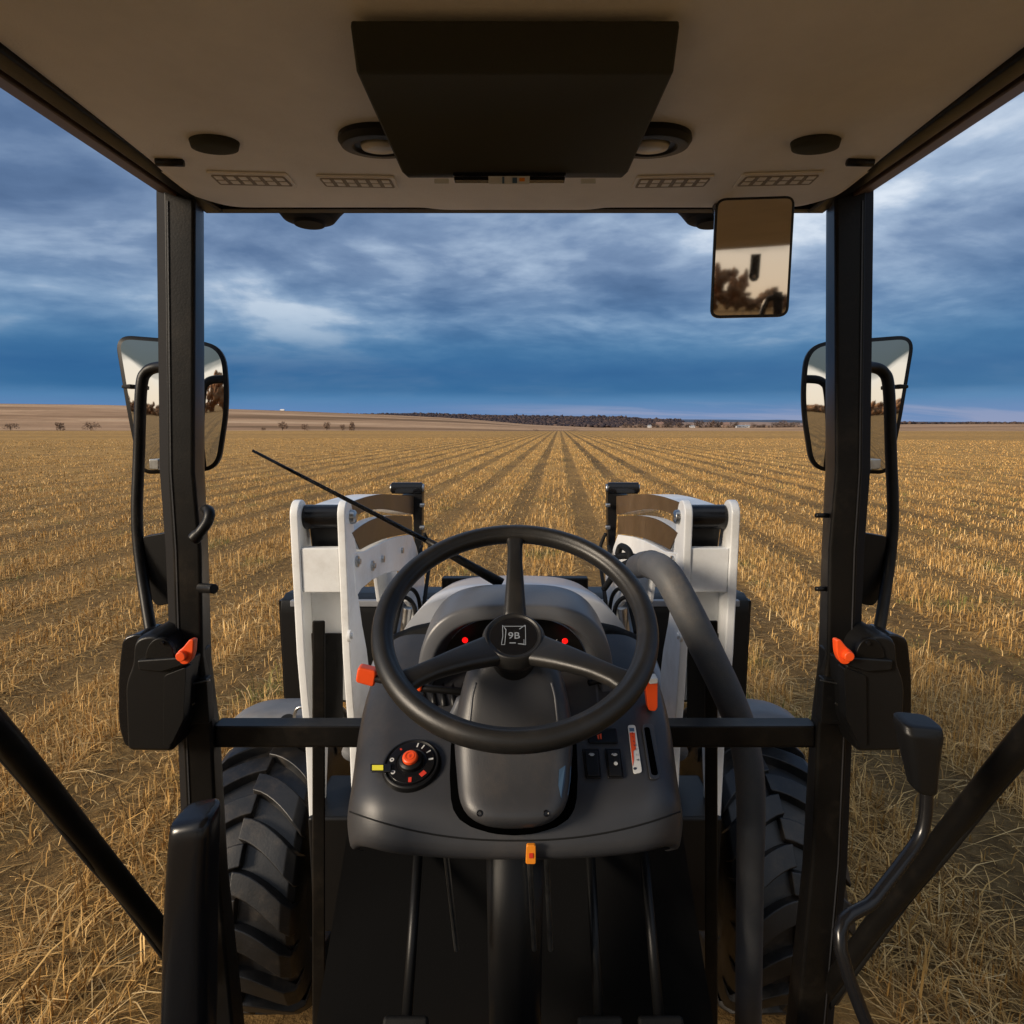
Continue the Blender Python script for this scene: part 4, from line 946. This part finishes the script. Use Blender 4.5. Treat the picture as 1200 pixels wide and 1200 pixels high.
# orange tab at the lower lip
slab('orange_tab', rpoly([(617, 991), (628, 991), (628, 1013), (616, 1013)], 2.5), .742, .006, 'amber', con, bevel=.001)
slab('tab_print', rpoly([(620, 1000), (625, 1000), (625, 1006), (620, 1006)], 1), .7412, .0006, 'red', con)

# orange stalks
for q, Y in ((rpoly([(419, 782), (441, 787), (438, 806), (416, 800)], 4), .90), (rpoly([(483, 800), (494, 800), (494, 811), (484, 812)], 3), .88)):
    b = MB(); b.prism([PY(x, y, Y) for x, y in q], (0, .02, 0)); b.build('stalk_grip', 'orange', con, bevel=.003)
MB().tube([PY(430, 793, .91), PY(490, 806, .89), PY(560, 812, .87)], .006, 10).build('stalk', 'dark', con, smooth=True)
b = MB(); b.prism([PY(x, y, .93) for x, y in rpoly([(756, 800), (771, 796), (771, 830), (768, 834), (760, 833)], 2.5)], (0, .02, 0)); b.build('stalk_grip', 'orange', con, bevel=.003)
b = MB(); b.prism([PY(x, y, .925) for x, y in rpoly([(761, 796), (771, 795), (771, 801), (761, 802)], 1.5)], (0, .02, 0)); b.build('stalk_collar', 'ivory', con, bevel=.001)
MB().tube([PY(764, 800, .94), PY(740, 790, .93), PY(690, 800, .90)], .005, 10).build('stalk', 'dark', con, smooth=True)

# ---- instrument cowl (arched binnacle)
z0 = -.47
def arch(Y, hw, zt, e=3.0, zb=z0, n=32): return [Vector((x + .001, Y, Zr(zb + z_))) for x, z_ in sup(hw, zt - zb, e, n)]
A0 = arch(1.085, .162, -.285, 3.4); A1 = arch(1.06, .1655, -.277, 3.4); A2 = arch(.985, .1665, -.289, 3.3); A2b = arch(.975, .1663, -.291, 3.3); A3 = arch(.971, .1640, -.294, 3.3); A4 = arch(.968, .146, -.311, 3.1); A5 = arch(.970, .1435, -.314, 3.1); A5b = arch(.980, .142, -.316, 3.1); A6 = arch(1.035, .132, -.332, 3.0)
MB().loft([A0, A1, A2, A2b, A3, A4, A5, A5b, A6], closed=False).build('binnacle', 'dashl', con, smooth=True, sub=1)
bn = bpy.data.objects['binnacle']
# cluster face
fc = [Vector((x, 1.035, Zr(z0 + z_))) for x, z_ in sup(.132, .138, 2.9, 24)]
MB().prism(fc, (0, .01, 0)).build('cluster_panel', 'dark', bn)
MB().tube([Vector((x, 1.012, Zr(z0 + z_))) for x, z_ in sup(.112, .112, 2.7, 30)], .0022, 6).build('cluster_bezel', 'dashl', bn, smooth=True)
fc = [Vector((x, 1.010, Zr(z0 + z_))) for x, z_ in sup(.098, .098, 2.4, 24)]; fc2 = [Vector((x * 1.05, 1.034, p.z + .004)) for x, p in [(p.x, p) for p in fc]]
MB().loft([fc, fc2]).build('cluster_lens', 'gloss', bn, smooth=False)
for px, py in ((545, 750), (662, 751)):
    c_ = PY(px, py, 1.007); MB().cyl(c_, c_ + Vector((0, -.002, 0)), .0052, 14).build('warning_light', 'led', bn, bevel=.001)
b = MB(); b.cyl(PY(648, 753, 1.006), PY(653, 749.5, 1.006), .0007, 6); b.build('gauge_needle', 'ivory', bn)
# ribs on the left below the cluster
for k in range(5):
    x = 497 + k * 11.5
    b = MB(); b.tube([PY(x, 797, 1.0), PY(x - 1, 812, .97), PY(x + 1, 828, .94)], .0052, 8); b.build('vent_rib', 'dark', con, smooth=True)
b = MB(); b.tube(spline([PY(548, 800, .93), PY(541, 820, .915), PY(530, 842, .90), PY(512, 850, .89)], 5), [.004] * 5 + [.009] * 11, 10); b.build('column_lever', 'dashl', con, smooth=True)
for x in (697, 713):
    b = MB(); b.loft([[PY(x, 797, .99), PY(x + 3, 797, .99), PY(x + 3, 797, 1.0), PY(x, 797, 1.0)], [PY(x + 3, 828, .94), PY(x + 5, 828, .94), PY(x + 5, 828, .95), PY(x + 3, 828, .95)]]); b.build('trim_strip', 'dashl', con)

# ---- hood beyond the windscreen
def hsec(Y, pts, dz_=0., k=1.):
    l = spline([PY(x, y, Y) + Vector((0, 0, dz_)) for x, y in pts], 5)
    l = [Vector((p.x * k, p.y, p.z)) for p in l]
    return l + [Vector((-p.x, p.y, p.z)) for p in l[-2::-1]]
PS = [(444, 900), (447, 800), (452, 775), (460, 761), (473, 753.5), (490, 749), (540, 743), (603.5, 741)]
PE = [(436, 900), (440, 800), (446, 760), (457, 746), (475, 737.5), (493, 731.5), (540, 724), (603.5, 722)]
PH = [(468, 900), (468, 790), (469, 752), (475, 735), (487, 720), (504, 707), (540, 698), (603.5, 695)]
MB().loft([hsec(1.125, PS, -.01), hsec(1.19, PS), hsec(1.22, PS, -.01)], closed=False).build('scuttle', 'hood', T, smooth=True)
MB().loft([hsec(1.205, PE, -.05, .97), hsec(1.21, PE, -.012), hsec(1.225, PE), hsec(1.29, PE, .0), hsec(1.31, PE, -.03)], closed=False).build('hood_seal', 'rubber', T, smooth=True)
q0 = hsec(1.33, PH)
def hshift(Y, dz_, k): return [Vector((p.x * k, Y, p.z + dz_)) for p in q0]
MB().add(q0, [tuple(range(len(q0)))]).loft([q0, hshift(1.5, -.02, 1.0), hshift(1.8, -.075, .98), hshift(2.1, -.16, .95), hshift(2.25, -.22, .9), hshift(2.32, -.32, .85), hshift(2.33, -.6, .8)], closed=False).build('hood', 'hoodw', T, smooth=True)
for s in (-1, 1):
    b = MB(); b.prism([PX(x if s < 0 else 2 * CX - x, y, s * .205) + Vector((0, -.01, .0)) for x, y in ((473, 779), (484, 761), (485.5, 762), (478, 779))], (0, .006, .008)); b.build('hood_slit', 'rubber', T)
# black guard bar ahead of the hood
MB().box((0, 2.62, 1.27), (.64, .05, .05)).build('guard_bar', 'frame', T, bevel=.006)
MB().box((-.3, 2.62, .85), (.04, .04, .8)).box((.3, 2.62, .85), (.04, .04, .8)).build('guard_post', 'frame', T, bevel=.004)

# ================================================================== loader
XI = -.440; XJ = -.462; XO = -.585; XP = -.562
def prof(pts, X): return [PX(x, y, X) for x, y in pts]
Yn = PX(396, 640, XJ).y
def postprof(X):
    low = [(p.y, p.z) for p in prof([(418, 645), (419, 690), (424.6, 731), (430, 760), (433.5, 790), (433, 845), (430, 960)], XI)]
    yr = Yn + .075; zt = PY(402, 586, Yn + .03).z; ym = (Yn + yr) / 2; hr = (yr - Yn) / 2
    top = [(ym + hr * math.cos(t), zt - .040 + .040 * math.sin(t)) for t in [math.pi * i / 10 for i in range(11)]]
    a = low[::-1] + [(yr + .012, PX(412, 625, XI).z)] + top
    back = [(Yn, low[3][1] + .05), (Yn + .012, low[4][1]), (Yn + .03, low[5][1]), (Yn + .03, low[6][1])]
    return [Vector((X, y, z)) for y, z in a + back]
lp = []
for s in (-1, 1):
    lp.append(empty('loader_post', (0, 0, 0), T))
b1 = MB().prism(postprof(XI), (XJ - XI, 0, 0)); both('post_plate', b1, 'white', lp, bevel=.004)
b1 = MB().prism(postprof(XO), (XP - XO, 0, 0)); both('post_plate', b1, 'white', lp, bevel=.004)
zc1, zc2 = PY(370, 643, Yn).z, PY(370, 695, Yn).z
both('post_web', MB().box(((XJ + XP) / 2, Yn + .02, (zc1 + zc2) / 2), (XJ - XP - .001, .03, zc1 - zc2)), 'white', lp, bevel=.003)
both('post_web', MB().box(((XJ + XP) / 2, Yn + .075, zc2 - .16), (XJ - XP - .001, .012, .34)), 'white', lp)
zp = PY(370, 606, Yn + .05).z
both('pivot_tube', MB().cyl((XP, Yn + .055, zp), (XJ, Yn + .055, zp), .033, 28), 'gloss', lp, smooth=False, bevel=.003)
both('pivot_block', MB().prism([Vector((XP + .012, y, z)) for y, z in ((Yn + .04, zp - .01), (Yn + .12, zp + .02), (Yn + .14, zp - .05), (Yn + .10, zp - .085), (Yn + .06, zp - .09))], (.085, 0, 0)), 'dark', lp, bevel=.004)
for X0, X1 in ((XI, XI + .016), (XO, XO - .014)):
    both('pivot_pin', MB().lathe([(.0, 1), (.016, 1), (.019, .6), (.020, 0)] and [(.020, 0), (.018, abs(X1 - X0) * .7), (.010, abs(X1 - X0)), (0, abs(X1 - X0))], (X0, Yn + .055, zp), (1 if X1 > X0 else -1, 0, 0), 24), 'steel', lp, bevel=.001)
for (x, y) in ((417, 658), (435, 663), (408, 745)):
    p = PX(x, y, XI); both('plate_bolt', MB().cyl((XI, p.y, p.z), (XI + .008, p.y, p.z), .016, 20).cyl((XI + .008, p.y, p.z), (XI + .014, p.y, p.z), .009, 6), 'white' if y > 700 else 'steel', lp, bevel=.001)
# boom: outer curved beam, inner curved beam, arched gusset
def beam(lower, upper, X0, X1):
    lo_ = spline(prof(lower, X0), 6); up_ = spline(prof(upper, X0), 6)
    return MB().prism(lo_ + up_[::-1], (X1 - X0, 0, 0))
bm_ = [empty('loader_boom', (0, 0, 0), T) for _ in range(2)]
XA = -.475
def strip_side(lower, upper, X0, name, m):
    lo_ = spline(prof(lower, X0), 6); up_ = spline(prof(upper, X0), 6); b = MB().prism(lo_ + up_[::-1], (.003, 0, 0)); both(name, b, m, bm_)
loA = [(402, 614), (415, 605), (430, 598.5), (452, 597), (484, 603)]; upA = [(402, 592), (417, 586), (434, 581), (452, 579.2), (484, 581.5)]
both('outer_beam', beam(loA, upA, XA, XA - .085), 'white', bm_, bevel=.003); strip_side(loA, upA, XA + .0005, 'beam_side', 'beamside')
loB = [(421, 644), (436, 636.5), (452, 630.5), (468, 627), (482, 625.5)]; upB = [(412, 624.5), (426, 614), (441, 607), (460, 604), (482, 605)]
both('inner_beam', beam(loB, upB, XI - .002, XI - .034), 'white', bm_, bevel=.002); strip_side(loB, upB, XI - .0012, 'beam_side', 'beamside')
gus = prof([(414, 648), (428, 646), (439, 640), (452, 633.5), (466, 629), (483, 626.5), (488, 640), (493, 660), (496, 712), (488, 720), (478, 705), (474, 669), (462, 669.5), (450, 673), (436, 680), (424, 690), (418, 700)], XI + .002)
both('boom_gusset', MB().prism(gus, (-.018, 0, 0)), 'white', bm_, bevel=.003)
gus2 = [Vector((XA - .075, p.y, p.z)) for p in gus]
both('boom_gusset', MB().prism(gus2, (-.016, 0, 0)), 'white', bm_, bevel=.003)
# knee: pin tube, link plate
kp = PX(478, 572, -.50); kY = kp.y
zk = PY(478, 572, kY).z
both('knee_tube', MB().cyl((PY(459, 572, kY).x, kY, zk), (PY(495, 572, kY).x, kY, zk), .027, 24), 'gloss', bm_, bevel=.004)
for xx in (459.5, 496): both('knee_pin', MB().cyl((PY(xx - 2, 572, kY).x, kY, zk), (PY(xx + 1.5, 572, kY).x, kY, zk), .019, 18), 'steel', bm_, bevel=.004)
lk = [PY(x, y, kY - .01) for x, y in rpoly([(487, 567), (495, 568), (494, 640), (491, 664), (486, 640), (484, 600), (470, 590), (470, 580), (484, 579)], 2)]
both('knee_link', MB().prism(lk, (0, .06, 0)), 'dark', bm_, bevel=.003)
for yy in (592, 618): both('link_pin', MB().cyl(PY(492, yy, kY - .03), PY(497.5, yy, kY - .03), .010, 12), 'steel', bm_, bevel=.002)
# front drop of the boom and rams
both('boom_drop', MB().loft([[Vector((x, y, z)) for x, y in ((-.52, kY - .08), (-.44, kY - .08), (-.44, kY + .06), (-.52, kY + .06))] for z in (1.30, .55)]), 'white', bm_, bevel=.004)
both('lift_ram', MB().cyl((-.50, Yn + .2, .95), (-.50, kY - .05, 1.22), .026, 18).cyl((-.50, Yn + .2, .95), (-.50, kY - .3, 1.16), .036, 18), 'hood', bm_, smooth=True)
# black oil hoses
for q in ([(446, 744, 2.0), (455, 700, 2.2), (470, 680, 2.4), (488, 660, 2.6), (494, 640, 2.7)], [(462, 742, 2.2), (470, 706, 2.3), (480, 690, 2.4), (490, 700, 2.5), (494, 730, 2.5)], [(455, 735, 2.1), (462, 712, 2.2), (474, 700, 2.3), (486, 712, 2.3), (487, 742, 2.3)], [(497, 625, 2.8), (503, 640, 2.8), (503, 662, 2.7), (498, 700, 2.5), (497, 730, 2.4)]):
    both('oil_hose', MB().tube(spline([PY(*p) for p in q], 6), .0085, 8), 'rubber', bm_, smooth=True)
both('hose_fitting', MB().cyl(PY(478, 712, 2.25), PY(474, 742, 2.25), .018, 14), 'steel', bm_, bevel=.003)
b = MB(); 
for q in ([(712, 662, 1.9), (725, 652, 1.8), (748, 654, 1.7), (768, 668, 1.6)], [(708, 690, 1.9), (730, 662, 1.75), (752, 662, 1.65)], [(738, 668, 1.7), (738, 648, 1.72), (728, 640, 1.8), (724, 650, 1.8)]):
    b.tube(spline([PY(*p) for p in q], 6), .010, 8)
b.build('oil_hose', 'rubber', T, smooth=True)
for (x, y) in ((447, 655), (470, 645)):
    p = PX(x, y, XI); both('gusset_bolt', MB().cyl((XI + .002, p.y, p.z), (XI + .010, p.y, p.z), .013, 6), 'steel', bm_, bevel=.001)
# dark frame post behind the cross bar
both('frame_post', MB().loft([[PY(x, y, Y) for x, y, Y in ((366, py, 1.36), (381, py, 1.36), (381, py, 1.42), (366, py, 1.42))] for py in (727, 1215)]), 'frame', bevel=.004)
both('frame_box', MB().loft([[PY(x, y, Y) for x, y, Y in ((361, py, 1.62), (402, py, 1.62), (402, py, 1.70), (361, py, 1.70))] for py in (742, 860)]), 'rubber', bevel=.004)
both('frame_plate', MB().loft([[Vector((x, y, z)) for x, y in ((-.47, 1.75), (-.36, 1.75), (-.36, 2.4), (-.47, 2.4))] for z in (.98, .55)]), 'tan', bevel=.004)
both('chassis_rail', MB().box((-.33, 1.9, .62), (.10, 1.9, .22)), 'dark', bevel=.01)
both('post_foot', MB().loft([[Vector((x, y, z)) for x, y in ((-.585, 1.58), (-.36, 1.58), (-.36, 1.80), (-.585, 1.80))] for z in (.86, .5)]), 'dark', bevel=.01)

# bucket
zb = PY(360, 700, 2.85).z; zbb = PY(345, 822, 2.85).z
pr = [(2.80, zb), (2.86, zb + .02), (3.05, zb - .0), (3.05, zb - .02), (2.87, zb - .02), (2.84, zb - .10), (2.82, zbb + .05), (2.95, zbb), (3.55, zbb - .02), (3.55, zbb - .04), (2.93, zbb - .04), (2.78, zbb + .03), (2.78, zb - .06)]
bkx = 268 / F * 2.95
bu = MB().prism([Vector((-bkx, y, z)) for y, z in pr], (2 * bkx, 0, 0)).build('bucket', 'dark', T, bevel=.004)
MB().box((0, 2.79, zb - .01), (2 * bkx - .1, .03, .03)).build('bucket_lip', 'hood', bu, bevel=.004)
for s in (-1, 1): MB().prism([Vector((s * bkx, y, z)) for y, z in ((2.80, zb - .002), (3.05, zb - .004), (3.55, zbb), (2.95, zbb - .03), (2.80, zbb + .04))], (s * .012, 0, 0)).build('bucket_side', 'dark', bu)

# ================================================================== front wheels and fenders
def tyre(cx_, cy_, r, hw):
    b = MB(); P = []
    for a, h in ((.55, -.80), (.62, -.96), (.80, -1.02), (.90, -.98), (.945, -.88), (.955, -.6), (.96, 0), (.955, .6), (.945, .88), (.90, .98), (.80, 1.02), (.62, .96), (.55, .80)): P.append((r * a * .975, hw * h))
    b.lathe(P, (cx_, cy_, r), (1, 0, 0), 72); c0 = Vector((cx_, cy_, r))
    nl = 19
    for k in range(nl):
        for s in (-1, 1):
            base = 2 * math.pi * (k + (.5 if s > 0 else 0)) / nl; secs = []
            for i in range(8):
                t = i / 7; X = s * hw * (-.06 + 1.04 * t); th = base - .26 * (t ** 1.6); wd = .086 + .030 * t; ro = r * (1.0 - .05 * max(0, t - .75) ** 2 * 16 * .5); ri = r * .92
                if t > .95: ro = r * .955; 
                q = []
                for (dth, rad) in ((-wd, ri), (-wd * .8, ro), (wd * .8, ro), (wd, ri)):
                    q.append(c0 + Vector((X, -math.cos(th + dth) * rad, math.sin(th + dth) * rad)))
                secs.append(q)
            tq = []
            for (dth, rad) in ((-.11, r * .80), (-.10, r * .90), (.10, r * .90), (.11, r * .80)):
                tq.append(c0 + Vector((s * hw * 1.03, -math.cos(base - .27 + dth) * rad, math.sin(base - .27 + dth) * rad)))
            secs.append(tq); b.loft(secs)
    return b
for s in (-1, 1):
    w = empty('front_wheel', (0, 0, 0), T); cx_ = s * .815; R0 = .435; cy_ = 1.98
    tyre(cx_, cy_, R0, .17).build('tyre', 'tyre', w, bevel=.004)
    MB().lathe([(.23, -.10), (.25, -.12), (.25, .12), (.22, .10), (.20, .02), (.07, .0), (.06, .03), (0, .03)], (cx_, cy_, R0), (s, 0, 0), 40).build('wheel_rim', 'white', w, bevel=.003)
    secs = []
    for i in range(15):
        t = R_(38 + i * 8.5); rr_ = .50; y = cy_ - math.cos(t) * rr_ * .85 + .02; z = R0 + math.sin(t) * rr_ + .035
        secs.append([Vector((cx_ + s * .15 * u_, y, z - .028 * abs(u_) ** 3)) for u_ in [-1 + k / 6 for k in range(13)]])
    fo = MB().loft(secs[5:], closed=False).build('front_fender', 'fender', T, smooth=True); m_ = fo.modifiers.new('t', 'SOLIDIFY'); m_.thickness = .012; m_.offset = 1
    c_ = Vector((cx_ - s * .05, cy_ - .045, R0 + .533)); MB().cyl(c_, c_ + Vector((0, -.004, .012)), .022, 16).build('fender_cap', 'rubber', fo)
    MB().tube(spline([PY(CX + s * 258.5, 850, 1.8), PY(CX + s * 258, 836, 1.8), PY(CX + s * 253, 829, 1.8), PY(CX + s * 240, 829, 1.8)], 5), .005, 8).build('fender_stay', 'steel', fo, smooth=True)
MB().cyl((-.66, 1.98, .435), (.66, 1.98, .435), .06, 20).build('front_axle', 'dark', T, smooth=True)

# ---- big grey air hose on the right
hp = [PY(*q) for q in ((747, 664, 1.62), (757, 661, 1.52), (770, 664, 1.42), (783, 676, 1.36), (800, 706, 1.32), (826, 758, 1.28), (852, 812, 1.25), (869, 856, 1.22), (878, 905, 1.19), (880, 960, 1.17), (879, 1020, 1.16), (876, 1260, 1.18))]
rr_ = [14, 15.5, 17, 18, 18.5, 19, 18.5, 18, 17.5, 17, 16.5, 16.5]
hs = spline(hp, 6); rs_ = [np.interp(i / 6, range(12), rr_) / F * p.y * 1.02 for i, p in enumerate(hs)]
ho = MB().tube(hs, rs_, 22).build('air_hose', 'grayhose', T, smooth=True)
for k in (9, 10):
    d = (hs[k + 1] - hs[k - 1]).normalized(); MB().lathe([(rs_[k] * 1.0, -.003), (rs_[k] * 1.05, 0), (rs_[k] * 1.0, .003)], hs[k], d, 26).build('hose_seam', 'grayhose', ho, smooth=True) if k == 9 else None

# ================================================================== levers and the floor
# left grip at the bottom
b = MB(); 
secs = []
for (py, x0_, x1_, Y) in ((1420, 176, 236, .58), (1170, 184, 240, .60), (1080, 186, 240, .605), (1030, 189, 241, .61), (985, 192, 243, .615), (966, 194, 243, .62), (960, 200, 240, .63)):
    a_ = PY(x0_, py, Y); c_ = PY(x1_, py, Y); w_ = (c_.x - a_.x) / 2; mx = (a_.x + c_.x) / 2
    secs.append([Vector((mx + x, Y + .02 + y, a_.z + (x / w_) * .004)) for x, y in rrect(w_, .022, .014, 4)])
MB().loft(secs).build('lever_grip', 'gloss', T, smooth=True, sub=1)
# right lever with tapered knob
jl = empty('control_lever', (0, 0, 0), T); secs = []
for (py, x0_, x1_, Y, dd) in ((849.5, 1069, 1102, .66, .026), (853, 1063, 1110, .655, .034), (864, 1064, 1112, .65, .036), (880, 1067, 1109, .65, .034), (905, 1071, 1105, .652, .028), (928, 1074, 1102, .656, .022), (932, 1079, 1098, .66, .016)):
    a_ = PY(x0_, py, Y); c_ = PY(x1_, py, Y); w_ = (c_.x - a_.x) / 2; mx = (a_.x + c_.x) / 2
    secs.append([Vector((mx + x, Y + dd / 2 + y, a_.z - .10 * x + .1 * y)) for x, y in rrect(w_, dd / 2, min(w_, dd / 2) * .7, 4)])
MB().loft(secs).build('lever_knob', 'dark', jl, smooth=True, bevel=.002)
MB().tube(spline([PY(*q) for q in ((1086, 925, .67), (1084, 958, .665), (1077, 983, .66), (1056, 1013, .65), (1024, 1055, .63), (985, 1112, .60))] + [Vector((.43, .54, Zr(-.76)))], 6), .0072, 12).build('lever_rod', 'gloss', jl, smooth=True)
for s in (-1, 1): MB().prism([Vector((s * .40, y, Zr(z))) for y, z in ((.62, -.78), (.60, -.72), (.30, -.66), (.0, -.66), (.0, -1.19), (.60, -1.19))], (s * .12, 0, 0)).build('side_console', 'dark', T, bevel=.012)
# cab floor, firewall, pedals
MB().box((0, .15, Zr(-1.22)), (1.24, 1.75, .03)).build('cab_floor', 'rubber', T)
MB().prism([Vector((-.40, 1.06, Zr(-1.2))), Vector((.40, 1.06, Zr(-1.2))), Vector((.27, 1.05, Zr(-.52))), Vector((-.27, 1.05, Zr(-.52)))], (0, .02, 0)).build('firewall', 'dark', T)
mr_ = MB()
for k in range(26): mr_.box((-.5 + k * .04, .45, Zr(-1.2025)), (.012, 1.1, .006))
mr_.build('floor_mat', 'rubber', T, bevel=.002)
for x in (-.18, .14, .24):
    pd = MB().box((x, .86, Zr(-1.0)), (.075, .015, .085), Matrix.Rotation(R_(-35), 3, 'X')).build('pedal', 'rubber', T, bevel=.006)
    MB().cyl((x, .87, Zr(-1.0)), (x, 1.04, Zr(-.78)), .009, 10).build('pedal_arm', 'dark', pd, smooth=True)
MB().cyl((0, .86, Zr(-.62)), (0, .95, Zr(-1.2)), .045, 20).build('column_tube', 'dark', T, smooth=True)
for x in (-.10, .02, .045):
    MB().cyl((x, .80, Zr(-.60)), (x + .01, .84, Zr(-.80)), .004, 8).build('cable', 'steel', T)
